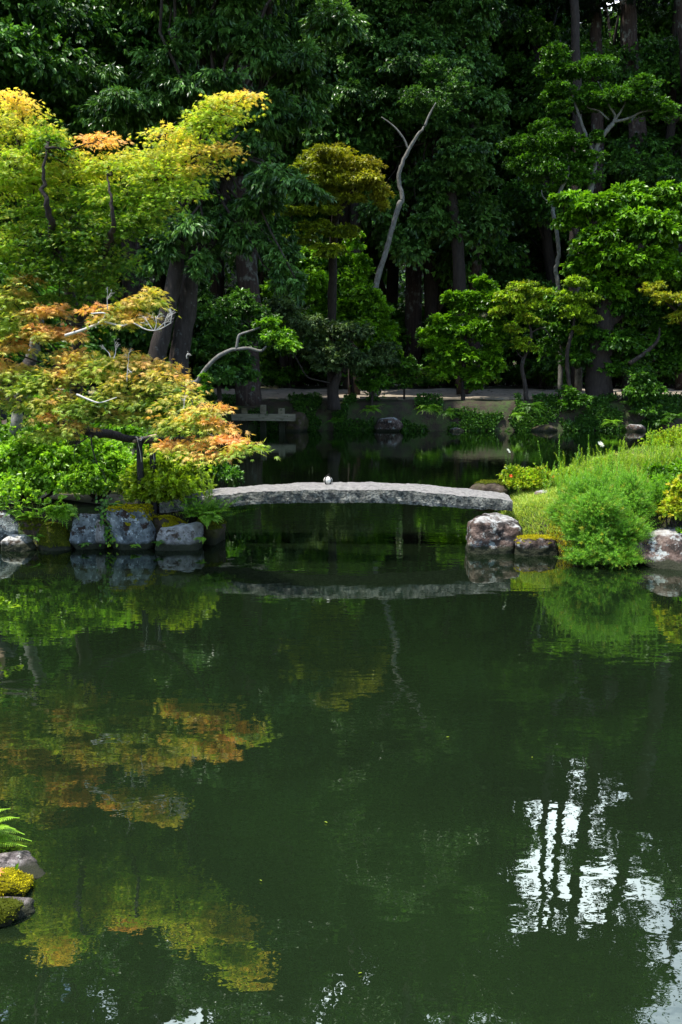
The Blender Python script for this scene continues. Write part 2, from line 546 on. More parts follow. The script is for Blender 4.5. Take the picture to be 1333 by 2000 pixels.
def water_material():
    m = bpy.data.materials.new('pond_water')
    nt, N, L = nodes(m)
    out = N('ShaderNodeOutputMaterial')
    tc = N('ShaderNodeTexCoord')
    # murky green body: algae and silt, faintly uneven
    n0 = N('ShaderNodeTexNoise'); n0.inputs['Scale'].default_value = 0.5; n0.inputs['Detail'].default_value = 3
    L(tc.outputs['Object'], n0.inputs['Vector'])
    r = ramp(N, [(0.3, (0.0072, 0.0124, 0.0056)), (0.7, (0.0096, 0.0200, 0.0064))])
    L(n0.outputs['Fac'], r.inputs['Fac'])
    # light that comes back out of the murk crosses the surface a second time, so it fades at grazing angles
    f2 = N('ShaderNodeFresnel'); f2.inputs['IOR'].default_value = 1.6
    i2 = N('ShaderNodeMath'); i2.operation = 'SUBTRACT'; i2.inputs[0].default_value = 1.0; L(f2.outputs[0], i2.inputs[1])
    p2 = N('ShaderNodeMath'); p2.operation = 'POWER'; p2.inputs[1].default_value = 2.0; L(i2.outputs[0], p2.inputs[0])
    vm = N('ShaderNodeVectorMath'); vm.operation = 'SCALE'; L(r.outputs['Color'], vm.inputs[0]); L(p2.outputs[0], vm.inputs['Scale'])
    df = N('ShaderNodeBsdfDiffuse'); L(vm.outputs[0], df.inputs['Color'])
    gl = N('ShaderNodeBsdfGlossy'); gl.inputs['Roughness'].default_value = 0.004
    gl.inputs['Color'].default_value = (0.92, 1.0, 0.92, 1)
    # ripples
    def rip(sx, sy, detail, dist, strength, prev=None, mask=None):
        mp = N('ShaderNodeMapping'); mp.inputs['Scale'].default_value = (sx, sy, 1)
        L(tc.outputs['Object'], mp.inputs['Vector'])
        n = N('ShaderNodeTexNoise'); n.inputs['Scale'].default_value = 1; n.inputs['Detail'].default_value = detail
        n.inputs['Roughness'].default_value = 0.5
        L(mp.outputs[0], n.inputs['Vector'])
        b = N('ShaderNodeBump'); b.inputs['Distance'].default_value = dist; b.inputs['Strength'].default_value = strength
        L(n.outputs['Fac'], b.inputs['Height'])
        if mask is not None: L(mask, b.inputs['Strength'])
        if prev is not None: L(prev, b.inputs['Normal'])
        return b.outputs[0]
    # breeze: patches of ripple, calmer towards the bridge
    nm = N('ShaderNodeTexNoise'); nm.inputs['Scale'].default_value = 0.55; nm.inputs['Detail'].default_value = 2
    L(tc.outputs['Object'], nm.inputs['Vector'])
    mk = N('ShaderNodeMapRange'); mk.inputs['From Min'].default_value = 0.35; mk.inputs['From Max'].default_value = 0.65
    mk.inputs['To Min'].default_value = 0.25; mk.inputs['To Max'].default_value = 1.0
    L(nm.outputs['Fac'], mk.inputs['Value'])
    b1 = rip(2.6, 5.5, 2, 0.0021, 1.0, mask=mk.outputs['Result'])
    b2 = rip(14, 20, 2, 0.00022, 1.0, b1)
    L(b2, gl.inputs['Normal'])
    fr = N('ShaderNodeFresnel'); fr.inputs['IOR'].default_value = 2.25
    L(b2, fr.inputs['Normal'])
    ms = N('ShaderNodeMixShader')
    L(fr.outputs[0], ms.inputs[0]); L(df.outputs[0], ms.inputs[1]); L(gl.outputs[0], ms.inputs[2])
    L(ms.outputs[0], out.inputs['Surface'])
    return m


w = MB(); w.add([(-6, 1.0, 0), (40, 1.0, 0), (40, 36, 0), (-6, 36, 0)], None, [(0, 1, 2, 3)])
tag(w.build('water', water_material()), kind='structure')


def strip(name, line, width, lift, mat, ny_=5, skirt=0.0):
    """a flat-lying strip that follows the ground along a line"""
    c = catmull([(a, b, 0) for a, b in line], 14)[:, :2]
    t = unit(np.gradient(c, axis=0)); nrm = np.stack([-t[:, 1], t[:, 0]], -1)
    rows = []
    for k in range(ny_):
        q = c + nrm * width * (k / (ny_ - 1) - .5)
        rows.append(np.stack([q[:, 0], q[:, 1], ground_h(q[:, 0], q[:, 1]) + lift], -1))
    V = np.stack(rows, 1); n = len(c)
    a, b = np.meshgrid(np.arange(n - 1), np.arange(ny_ - 1), indexing='ij')
    m = MB(); m.add(V.reshape(-1, 3), None, np.stack([a * ny_ + b, (a + 1) * ny_ + b, (a + 1) * ny_ + b + 1, a * ny_ + b + 1], -1).reshape(-1, 4))
    return m.build(name, mat, smooth=True)


M_path = rough_mat('path_sand', [(0.3, (0.20, 0.165, 0.12)), (0.7, (0.33, 0.28, 0.21))], scale=1.6, spots=(0.10, 0.085, 0.05), spot_scale=3, bump=0.4, bdist=0.01)
tag(strip('path', [(-16, 42.0), (-6, 41.3), (6, 41.0), (20, 41.4), (40, 42.5)], 6.6, 0.05, M_path, 9), kind='structure')
tag(strip('garden_path', [(-9.5, 10.6), (-6, 11.2), (-4.0, 11.0), (-2.9, 10.75), (-1.9, 10.55)], 0.55, 0.025, M_path), kind='structure')

# ------------------------------------------------------------------ shared materials
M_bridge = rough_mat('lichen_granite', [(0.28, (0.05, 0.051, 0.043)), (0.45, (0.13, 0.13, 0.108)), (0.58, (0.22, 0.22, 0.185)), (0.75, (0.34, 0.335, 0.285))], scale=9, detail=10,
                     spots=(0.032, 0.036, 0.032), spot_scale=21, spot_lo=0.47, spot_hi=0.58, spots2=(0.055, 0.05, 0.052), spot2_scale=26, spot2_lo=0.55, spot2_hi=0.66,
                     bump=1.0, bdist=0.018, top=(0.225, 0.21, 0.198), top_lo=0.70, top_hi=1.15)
M_rock_blue = rough_mat('blue_grey_rock', wet=0.07, stops=[(0.34, (0.035, 0.042, 0.044)), (0.5, (0.135, 0.155, 0.155)), (0.64, (0.26, 0.29, 0.285))], scale=9, detail=10,
                        spots=(0.030, 0.018, 0.012), spot_scale=6, spot_lo=0.52, spot_hi=0.57, spots2=(0.44, 0.48, 0.47), spot2_scale=16, spot2_lo=0.58, spot2_hi=0.61, bump=0.8, bdist=0.02)
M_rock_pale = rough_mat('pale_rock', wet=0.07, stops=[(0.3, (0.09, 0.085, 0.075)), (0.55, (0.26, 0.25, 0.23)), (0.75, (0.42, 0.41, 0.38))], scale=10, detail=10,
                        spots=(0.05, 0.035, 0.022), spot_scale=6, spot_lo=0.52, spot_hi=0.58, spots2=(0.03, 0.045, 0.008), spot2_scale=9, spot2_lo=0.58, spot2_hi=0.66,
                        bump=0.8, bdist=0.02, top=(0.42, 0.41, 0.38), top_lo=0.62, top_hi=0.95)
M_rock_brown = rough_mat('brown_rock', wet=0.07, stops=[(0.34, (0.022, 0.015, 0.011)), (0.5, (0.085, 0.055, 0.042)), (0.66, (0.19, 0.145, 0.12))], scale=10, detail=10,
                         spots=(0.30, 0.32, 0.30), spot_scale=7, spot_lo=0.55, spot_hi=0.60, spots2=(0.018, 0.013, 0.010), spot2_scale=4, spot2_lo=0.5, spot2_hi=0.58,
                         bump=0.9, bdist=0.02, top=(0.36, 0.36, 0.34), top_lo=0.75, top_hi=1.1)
M_rock_moss = rough_mat('mossy_rock', wet=0.07, stops=[(0.3, (0.020, 0.014, 0.009)), (0.55, (0.06, 0.042, 0.028)), (0.75, (0.15, 0.12, 0.10))], scale=6, detail=10,
                        spots=(0.035, 0.035, 0.006), spot_scale=5, spot_lo=0.46, spot_hi=0.56, bump=0.9, bdist=0.02)
M_moss = leaf_mat('golden_moss', (0.20, 0.18, 0.006), (0.62, 0.54, 0.014), trans=0.2, rough=0.9, spec=0.1)
M_mossg = leaf_mat('green_moss', (0.05, 0.07, 0.006), (0.19, 0.20, 0.012), trans=0.2, rough=0.9, spec=0.1)
M_bark_dark = rough_mat('dark_bark', [(0.3, (0.012, 0.009, 0.007)), (0.7, (0.045, 0.034, 0.026))], scale=5, stretch=(3, 3, .8), bump=1.0, bdist=0.02)
M_bark_brown = rough_mat('brown_bark', [(0.3, (0.016, 0.012, 0.009)), (0.7, (0.055, 0.043, 0.034))], scale=4, stretch=(3, 3, .6), bump=1.0, bdist=0.03,
                         spots=(0.09, 0.09, 0.08), spot_scale=6, spot_lo=.6, spot_hi=.64)
M_bark_red = rough_mat('cedar_bark', [(0.3, (0.020, 0.012, 0.009)), (0.7, (0.080, 0.054, 0.042))], scale=3, stretch=(5, 5, .25), bump=1.0, bdist=0.05,
                       spots=(0.17, 0.18, 0.15), spot_scale=2.5, spot_lo=.55, spot_hi=.64)
M_bark_grey = rough_mat('pale_grey_bark', [(0.3, (0.07, 0.068, 0.056)), (0.6, (0.18, 0.175, 0.15)), (0.8, (0.28, 0.27, 0.24))], scale=5, stretch=(1.5, 1.5, 1),
                        spots=(0.10, 0.09, 0.07), spot_scale=7, spot_lo=.54, spot_hi=.60, bump=0.6, bdist=0.01)
M_dead = rough_mat('dead_white_wood', [(0.3, (0.38, 0.36, 0.32)), (0.7, (0.62, 0.60, 0.55))], scale=8, bump=0.4, bdist=0.005)
M_timber = rough_mat('weathered_timber', wet=0.42, stops=[(0.3, (0.11, 0.10, 0.065)), (0.7, (0.26, 0.24, 0.16))], scale=5, stretch=(.5, 4, 4), bump=0.8, bdist=0.01, spots=(0.06, 0.07, 0.03), spot_scale=4)
M_post = rough_mat('charred_post', [(0.3, (0.010, 0.010, 0.011)), (0.7, (0.04, 0.038, 0.036))], scale=6, stretch=(4, 4, .6), bump=0.8, bdist=0.01)

M_rock_near = rough_mat('near_stone', wet=0.02, stops=[(0.38, (0.025, 0.021, 0.020)), (0.5, (0.12, 0.10, 0.096)), (0.62, (0.27, 0.235, 0.225))], scale=34, detail=10,
                        spots=(0.38, 0.36, 0.33), spot_scale=24, spot_lo=0.56, spot_hi=0.64, spots2=(0.02, 0.018, 0.015), spot2_scale=40, spot2_lo=0.58, spot2_hi=0.64, bump=1.0, bdist=0.008)
# leaf colours
L_maple_y = leaf_mat('yellow_maple_leaf', (0.065, 0.19, 0.008), (0.32, 0.54, 0.03), warm=(0.88, 0.48, 0.20), warm2=(0.66, 0.76, 0.07), trans=0.50)
L_maple_o = leaf_mat('turning_maple_leaf', (0.090, 0.22, 0.015), (0.42, 0.54, 0.06), warm=(0.80, 0.37, 0.15), warm2=(0.72, 0.66, 0.13), trans=0.42)
L_oak = leaf_mat('evergreen_oak_leaf', (0.026, 0.085, 0.012), (0.115, 0.250, 0.045), trans=0.26, rough=0.36, spec=0.5)
L_deep = leaf_mat('deep_green_leaf', (0.020, 0.068, 0.010), (0.085, 0.210, 0.024), trans=0.25, rough=0.40, spec=0.4)
L_wood = leaf_mat('woodland_leaf', (0.022, 0.075, 0.010), (0.105, 0.260, 0.030), trans=0.30, rough=0.40, spec=0.4)
L_mid = leaf_mat('mid_green_leaf', (0.024, 0.085, 0.006), (0.095, 0.240, 0.014), trans=0.32, rough=0.40, spec=0.4)
L_bright = leaf_mat('bright_green_leaf', (0.045, 0.145, 0.006), (0.190, 0.390, 0.014), trans=0.40, rough=0.38, spec=0.4)
L_lime = leaf_mat('lime_leaf', (0.110, 0.220, 0.008), (0.340, 0.500, 0.025), warm=(0.5, 0.42, 0.03), trans=0.42, rough=0.42)
L_olive = leaf_mat('olive_maple_leaf', (0.10, 0.17, 0.008), (0.34, 0.42, 0.02), warm=(0.42, 0.30, 0.03), trans=0.35)
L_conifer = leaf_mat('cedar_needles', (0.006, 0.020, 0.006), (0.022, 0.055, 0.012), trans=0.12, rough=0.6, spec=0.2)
L_shrub = leaf_mat('garden_shrub_leaf', (0.080, 0.210, 0.010), (0.300, 0.520, 0.035), warm=(0.5, 0.36, 0.03), trans=0.38, rough=0.38, spec=0.45)
L_grass = leaf_mat('grass_blade', (0.100, 0.210, 0.015), (0.360, 0.500, 0.080), warm=(0.62, 0.55, 0.12), trans=0.40)
L_fern = leaf_mat('fern_frond', (0.080, 0.210, 0.012), (0.270, 0.500, 0.035), warm=(0.45, 0.5, 0.03), trans=0.42)
M_orange = leaf_mat('orange_petal', (0.60, 0.06, 0.01), (0.85, 0.16, 0.03), trans=0.3)
M_white_petal = leaf_mat('white_petal', (0.6, 0.6, 0.5), (0.8, 0.8, 0.72), trans=0.3)

# ================================================================== BUILDERS
def Q(px, py, d, rx, ry, rd=None):
    """an ellipsoid blob of foliage: its middle at a pixel of the photo, at distance d, radii given in photo pixels"""
    c = P(px, py, d)
    k = d / FPX
    return (tuple(c), (rx * k, (rd if rd is not None else min(rx, ry * 2.2)) * k, ry * k))


def foliage(blobs, mat, parent, n_pads, per_pad, k, size, tpl=T_DIAMOND, name='crown', warm=None, **kw):
    mb = MB()
    if kw.pop('split', True):
        nb = []
        for (cc, rr) in blobs:
            cc = np.array(cc); rr = np.array(rr)
            nb.append((cc, rr * .62))
            for q in range(6):
                dv = rdir(1)[0] * rng.uniform(.45, .78)
                nb.append((cc + dv * rr, rr * rng.uniform(.36, .62)))
        blobs = nb
        n_pads = int(n_pads * 1.3)
    sk = {a: kw.pop(a) for a in ('droop', 'spread', 'up', 'gap', 'width') if a in kw}
    pos, out, cv = clumps(blobs, n_pads, per_pad, **kw)
    w = 0.0 if warm is None else warm(pos)
    sprigs(mb, pos, out, k, size, tpl, warm=w, tint_c=cv, **sk)
    return mb.build(name, mat, parent)


def limbs(mb, base, blobs, r, frac=0.4, wob=0.02, n=None, sides=6, sag=0.15):
    """a limb from a point to the middle of each blob"""
    base = np.array(base)
    for (c, rr) in blobs[:n]:
        c = np.array(c)
        mid = base + (c - base) * .5 + rng.normal(size=3) * .06 * np.linalg.norm(c - base) + np.array([0, 0, sag * np.linalg.norm(c - base) * .3])
        tube(mb, [base, mid, c], r * frac, r * .1, sides=sides, per=4, wob=wob)


def tree(name, label, cat, base, trunk_paths, tm, blobs, lm, n_pads, per_pad, k, size, tpl=T_DIAMOND, limb_from=None, limb_r=None, group=None, warm=None, trunk_name='trunk', sides=9, limb_n=None, **kw):
    o = empty(name, base, label, cat, group)
    mb = MB()
    for pts, radii in trunk_paths:
        tube(mb, pts, 0, radii=radii, sides=sides, per=5, wob=0.0012, rough=0.05, flare=0.0)
    if limb_from is not None:
        limbs(mb, limb_from, blobs, limb_r or trunk_paths[0][1][-1], n=limb_n)
    if mb.n: mb.build(trunk_name, tm, o, smooth=True)
    if blobs: foliage(blobs, lm, o, n_pads, per_pad, k, size, tpl, warm=warm, **kw)
    return o


def rock(name, label, c, r, seed, mat, group=None, parent=None, moss=None, cat='rock', **kw):
    """moss = (material, lowest normal z, lowest height share, blade length)"""
    v, f = rock_verts(c, r, seed, **kw)
    o = empty(name, c, label, cat, group)
    mb = MB(); mb.add(v, f); mb.build('stone', mat, o, smooth=True)
    if moss:
        mm, nz, hz, ln = moss
        fn = np.cross(v[f[:, 1]] - v[f[:, 0]], v[f[:, 2]] - v[f[:, 0]]); ar = np.linalg.norm(fn, axis=1); fn = fn / ar[:, None]
        fc = v[f].mean(1)
        nse = fbm(fc, 5, seed + 20, 3)
        ok = (fn[:, 2] + nse * .25 > nz) & (fc[:, 2] - c[2] + nse * .05 > hz * r[2])
        idx = np.where(ok)[0]
        if len(idx):
            mb = MB()
            vv = v[f[idx]].reshape(-1, 3) + np.repeat(fn[idx], 3, axis=0) * ln * .55
            mb.add(vv, np.arange(len(vv)).reshape(-1, 3), tint=.15)
            cnt = int(np.clip(ar[idx].sum() * .5 / (ln * ln) * 2.2, 400, 26000))
            pick = rng.choice(idx, cnt, p=ar[idx] / ar[idx].sum())
            b = rng.dirichlet((1, 1, 1), cnt)
            pos = (v[f[pick]] * b[..., None]).sum(1) + fn[pick] * ln * .45
            leaves(mb, pos, fn[pick] * .8 + rdir(cnt) * .6, rdir(cnt), ln * rng.uniform(.6, 1.4, cnt), T_DIAMOND, tint=np.clip(rng.random(cnt) * .7 + .3 * (fbm(pos, 9, seed, 2) + .5), 0, 1))
            mb.build('moss', mm, o)
    return o


def frond(mb, p0, p1, arch, n=20, w=0.11, warm=0.0):
    """a fern frond arching from p0 to p1 with paired leaflets"""
    p0 = np.array(p0, float); p1 = np.array(p1, float)
    mid = (p0 + p1) / 2 + np.array([0, 0, arch])
    t = np.linspace(0, 1, n)[:, None]
    c = (1 - t) ** 2 * p0 + 2 * t * (1 - t) * mid + t * t * p1
    tan = unit(np.gradient(c, axis=0))
    side = unit(np.cross(tan, np.array([0, 0, 1.0])))
    up = np.cross(side, tan)
    tt = t[:, 0]
    ln = w * np.sin(np.clip(tt * 1.02 + .06, 0, 1) ** .8 * math.pi) ** .7 * (1.15 - tt * .6)
    sel = tt > .12
    for s in (-1, 1):
        leaves(mb, c[sel], side[sel] * s + tan[sel] * .45 - np.array([0, 0, .18]), up[sel] + rng.normal(size=(sel.sum(), 3)) * .12, ln[sel] + .004, T_DIAMOND,
               tint=np.clip(.55 + rng.normal(size=sel.sum()) * .2, 0, 1), warm=warm, width=.85)
    pts = np.concatenate([c - side * .0025, c + side * .0025]); k = len(c)
    mb.add(pts, None, [(i, i + 1, k + i + 1, k + i) for i in range(k - 1)], tint=.8)


def fern(label, p, n, length, mat=None, group=None, dirs=None, arch=.35, w=None, warm=0.0, name='fern', droop=.3, cnt=20, up=(.15, .8)):
    mb = MB()
    p = np.array(p, float)
    for i in range(n):
        if dirs is None:
            a = rng.uniform(0, 2 * math.pi)
        else:
            a = rng.uniform(*dirs)
        L = length * rng.uniform(.7, 1.15)
        el = rng.uniform(*up)
        q = p + np.array([math.cos(a) * L, math.sin(a) * L, L * el - L * droop])
        frond(mb, p + rng.normal(size=3) * .015, q, L * arch, n=cnt, w=w or length * .30, warm=warm)
    o = mb.build(name, mat or L_fern, loc=tuple(p))
    return tag(o, label, 'fern', group)


def stems(mb, base, tips, leaf, n, arch=.1, spread=1.0, warm=0.0, whorl=3, width=.8, tpl=T_DIAMOND, start=.15, tp=.5, tint_hi=None):
    """upright leafy stems: narrow leaves spiralling along each one"""
    base = np.asarray(base, float); tips = np.asarray(tips, float)
    S = len(base)
    t = np.linspace(start, 1, n)
    mid = (base + tips) / 2 + np.stack([-(tips - base)[:, 0] * arch, -(tips - base)[:, 1] * arch, np.abs((tips - base)[:, 2]) * arch + .02], -1)
    T = t[None, :, None]
    c = (1 - T) ** 2 * base[:, None] + 2 * T * (1 - T) * mid[:, None] + T * T * tips[:, None]
    tan = unit(np.gradient(c, axis=1))
    a = np.arange(n) * 2.4 + rng.random((S, 1)) * 6.28
    ref = unit(np.cross(tan, np.array([0.3, 0.2, 1.0])) + 1e-4)
    sd = np.cross(tan, ref)
    for w_ in range(whorl):
        aa = a + w_ * 2 * math.pi / whorl
        d = np.cos(aa)[..., None] * ref + np.sin(aa)[..., None] * sd
        dirs = d * spread + tan * .75
        sz = leaf * (1.15 - .75 * t ** 2)[None, :] * rng.uniform(.7, 1.2, (S, n))
        tn = np.clip(.2 + .6 * t[None] ** 1.5 + rng.normal(size=(S, n)) * .15, 0, 1)
        leaves(mb, c.reshape(-1, 3), dirs.reshape(-1, 3), (tan * 1.0 + rng.normal(size=tan.shape) * .2).reshape(-1, 3), sz.ravel(), tpl, tint=tn.ravel(),
               warm=np.repeat(np.broadcast_to(warm, (S,)), n), width=width)
    # thin stalks
    r = leaf * .05
    A = c - ref * r; B = c + ref * r
    V = np.stack([A, B], 2).reshape(-1, 3)
    q = []
    i = np.arange(S)[:, None] * n * 2 + np.arange(n - 1)[None] * 2
    q = np.stack([i, i + 1, i + 3, i + 2], -1).reshape(-1, 4)
    mb.add(V, None, q, tint=.3)


def blades(mb, pos, length, lean=.35, width=.006, warm=0.0, tint=None, dirn=None):
    N = len(pos)
    L = length * rng.uniform(.55, 1.25, N)
    a = rng.uniform(0, 6.283, N)
    b = rng.normal(size=(N, 3)) * lean; b[:, 2] = 1
    if dirn is not None: b[:, :3] += np.array(dirn)
    b = unit(b)
    s = np.stack([np.cos(a), np.sin(a), 0 * a], -1) * width
    m = pos + b * L[:, None] * .55
    bend = rng.normal(size=(N, 3)) * .22; bend[:, 2] = -abs(bend[:, 2])
    t_ = pos + (b + bend) * L[:, None]
    V = np.stack([pos - s, pos + s, m + s * .7, m - s * .7, t_], 1)
    off = np.arange(N)[:, None] * 5
    mb.add(V.reshape(-1, 3), (np.array([[3, 2, 4]]) + off), (np.array([[0, 1, 2, 3]]) + off),
           tint=np.repeat(rng.random(N) if tint is None else tint, 5), warm=np.repeat(np.broadcast_to(warm, (N,)), 5))


def scatter(n, x0, x1, y0, y1, smin=0.05, test=None):
    x = rng.uniform(x0, x1, n); y = rng.uniform(y0, y1, n)
    s = pond_sdf(x, y)
    ok = s > smin
    if test is not None: ok &= test(x, y, s)
    x, y = x[ok], y[ok]
    return np.stack([x, y, ground_h(x, y) - .01], -1)


def dead_twigs(mb, base, dirn, length, r, depth=3, spread=.55):
    base = np.array(base, float); dirn = unit(np.array([dirn], float))[0]
    end = base + dirn * length
    tube(mb, [base, (base + end) / 2 + rng.normal(size=3) * length * .07, end], r, r * .45, sides=5, per=3)
    if depth > 0:
        for k in range(3):
            t = rng.uniform(.45, 1.0)
            dead_twigs(mb, base + dirn * length * t, dirn + rng.normal(size=3) * spread, length * rng.uniform(.45, .7), r * .5, depth - 1, spread)

# ================================================================== STONE BRIDGE
def build_bridge():
    o = empty('stone_bridge', (0.05, 10.45, 0.5), 'low arched bridge of one lichened granite slab spanning the pond channel', 'bridge')
    n, x0, x1 = 130, -2.12, 2.02
    sec = []
    hw = .375
    prof = [(-1, -1), (-.5, -1), (0, -1), (.5, -1), (1, -1), (1, -.5), (1, 0), (1, .5), (1, 1), (.75, 1), (.5, 1), (.25, 1), (0, 1), (-.25, 1), (-.5, 1), (-.75, 1), (-1, 1), (-1, .5), (-1, 0), (-1, -.5)]
    V = []
    for i in range(n):
        t = i / (n - 1); x = x0 + (x1 - x0) * t
        zt = .665 - .132 * ((x - .05) / 1.95) ** 2
        th = .168 - .045 * math.exp(-(1 - t) * 9) - .03 * math.exp(-t * 9)
        zb = zt - th
        yc = 10.46 - .06 * x * .5
        for a, b in prof:
            rr = 0.93 if abs(a) == 1 and abs(b) == 1 else 1
            xx = x + (0.02 * a if i in (0, n - 1) else 0)
            V.append((xx, yc + a * hw * (1 if rr == 1 else .985), (zt + zb) / 2 + b * th / 2 * rr + (.012 * (1 - a * a) if b == 1 else 0)))
    V = np.array(V); k = len(prof)
    ns = fbm(V, 3.0, 3, 5); ns2 = fbm(V, 16, 9, 3)
    V[:, 1] += ns * .022 + ns2 * .010; V[:, 2] += fbm(V, 2.2, 31, 4) * .014 + ns2 * .007
    i, j = np.meshgrid(np.arange(n - 1), np.arange(k), indexing='ij'); j2 = (j + 1) % k
    q = np.stack([i * k + j, (i + 1) * k + j, (i + 1) * k + j2, i * k + j2], -1).reshape(-1, 4)
    V = np.concatenate([V, V[:k].mean(0, keepdims=True), V[-k:].mean(0, keepdims=True)])
    c0, c1 = n * k, n * k + 1
    tr = [(c0, a, (a + 1) % k) for a in range(k)] + [(c1, (n - 1) * k + (a + 1) % k, (n - 1) * k + a) for a in range(k)]
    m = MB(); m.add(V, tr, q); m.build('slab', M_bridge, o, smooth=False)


build_bridge()

# marker stone tied with black rope
c = P(641, 939, 10.50)
zt = .665 - .132 * ((c.x - .05) / 1.95) ** 2 + .008
o = empty('marker_stone', (c.x, 10.5, zt), 'small round white stone tied with dark rope on the crown of the bridge', 'stone')
v, f = ICO[4]
v2 = v * np.array([.052, .052, .050]) * (1 + .05 * fbm(v, 1.2, 4)[:, None]) + np.array([c.x, 10.5, zt + .048])
m = MB(); m.add(v2, f); m.build('stone', plain_mat('white_pebble', (0.74, 0.72, 0.64), rough=.7), o, smooth=True)
M_rope = rough_mat('black_palm_rope', [(0.3, (0.006, 0.005, 0.004)), (0.7, (0.03, 0.026, 0.02))], scale=60, bump=1, bdist=.004)
for tilt in (0.0, 1):
    m = MB()
    pts = []
    for a in np.linspace(0, 2 * math.pi, 25):
        if tilt == 0: q = (math.cos(a) * .0, math.cos(a) * .0555, math.sin(a) * .0535)
        else: q = (math.cos(a) * .0555, math.sin(a) * .0, math.sin(a) * .0535)
        aa = math.radians(48)
        pts.append((c.x + q[0] * math.cos(aa) - q[1] * math.sin(aa), 10.5 + q[0] * math.sin(aa) + q[1] * math.cos(aa), zt + .048 + q[2]))
    tube(m, pts, .007, .007, per=1, sides=6, cap=False); m.build('rope', M_rope, o, smooth=True)
m = MB(); kx = (c.x, 10.5, zt + .106)
v2 = ICO[2][0] * np.array([.014, .014, .011]) + np.array(kx); m.add(v2, ICO[2][1])
tube(m, [kx, (c.x + .012, 10.495, zt + .13), (c.x + .028, 10.49, zt + .118)], .004, .003, per=3, sides=5)
m.build('knot', M_rope, o, smooth=True)


# ================================================================== ROCKS
def rpx(x0, x1, y0, y1, d, ry=None, sink=.10):
    a, b = P(x0, (y0 + y1) / 2, d), P(x1, (y0 + y1) / 2, d)
    top = P((x0 + x1) / 2, y0, d).z
    bot = min(P((x0 + x1) / 2, y1, d).z, 0.02) - sink
    rx = (b.x - a.x) / 2 * 1.06
    return ((a.x + b.x) / 2, d, (top + bot) / 2), (rx, ry or rx, (top - bot) / 2 * 1.05)


def rock_px(name, label, bb, d, seed, mat, ry=None, sink=.10, **kw):
    c, r = rpx(*bb, d, ry, sink)
    return rock(name, label, c, r, seed, mat, **kw)


GM = (M_moss, .62, .45, .016)
rock_px('rock', 'tall blue-grey rock with a cap of golden moss on the bank left of the bridge', (212, 308, 985, 1072), 10.02, 12, M_rock_blue, ry=.27, flat_top=.86, moss=(M_moss, .35, .42, .018), sub=5, sharp=20, boxy=True)
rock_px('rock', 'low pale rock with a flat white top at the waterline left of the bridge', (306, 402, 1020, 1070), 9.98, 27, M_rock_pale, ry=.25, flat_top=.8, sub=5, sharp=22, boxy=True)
rock_px('rock', 'mossy earth-covered rock between the tall blue rock and the pale flat one', (285, 372, 1004, 1060), 10.2, 31, M_rock_moss, ry=.2, flat_top=.85, moss=(M_moss, .4, .3, .016))
rock_px('rock', 'slanting grey slab rock beside the hanging fern', (146, 204, 996, 1068), 10.0, 43, M_rock_blue, ry=.22, sub=5, sharp=22, flat_top=.78, boxy=True)
rock_px('rock', 'narrow upright stone wedged against the tall blue rock', (182, 212, 1012, 1066), 9.90, 45, M_rock_pale, ry=.12, sub=4, sharp=22)
rock_px('rock', 'dark rock smothered in brown moss under the hanging fern', (74, 132, 1018, 1070), 9.93, 52, M_rock_moss, ry=.22, moss=(M_mossg, -.1, -.3, .014))
rock_px('rock', 'low grey rock with a white face at the waterline by the left edge', (2, 66, 1040, 1076), 9.83, 63, M_rock_pale, ry=.2, sub=5)
rock_px('rock', 'blue-grey rock high on the left bank above the low grey one', (-35, 42, 1000, 1052), 10.1, 71, M_rock_blue, ry=.25)
rock_px('rock', 'dark sunken rock filling the gap behind the mossy brown rock', (40, 105, 1005, 1060), 10.25, 75, M_rock_moss, ry=.2, moss=(M_mossg, .3, .2, .014))
rock_px('rock', 'flat mossy rock lying below the left end of the bridge', (385, 440, 1000, 1068), 10.35, 77, M_rock_moss, ry=.25, moss=(M_mossg, .3, .3, .014))
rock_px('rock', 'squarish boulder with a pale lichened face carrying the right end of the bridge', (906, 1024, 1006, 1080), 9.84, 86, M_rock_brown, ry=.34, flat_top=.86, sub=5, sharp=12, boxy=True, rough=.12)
rock_px('rock', 'low brown rock with a lip of yellow moss beside the boulder', (1000, 1098, 1046, 1086), 9.62, 88, M_rock_brown, ry=.22, flat_top=.85, moss=(M_moss, .6, .5, .014), sub=5, sharp=22, boxy=True)
rock_px('rock', 'weathered flat rock against the back right corner of the bridge', (918, 1000, 938, 975), 11.15, 93, M_rock_moss, ry=.25, sink=-.30, flat_top=.8, moss=(M_mossg, .75, .6, .014))
rock_px('rock', 'flat grey stone half buried in the grass above the yellow moss', (1052, 1122, 957, 985), 10.65, 97, M_rock_brown, ry=.18, sink=-.35, flat_top=.7)
rock_px('rock', 'big brown rock with white lichen streaks at the right edge', (1258, 1372, 1024, 1112), 9.12, 104, M_rock_brown, ry=.32, sub=5, sharp=18)
rock_px('rock', 'small dark stone at the waterline right of the big brown rock', (1318, 1400, 1060, 1112), 8.98, 108, M_rock_pale, ry=.2)
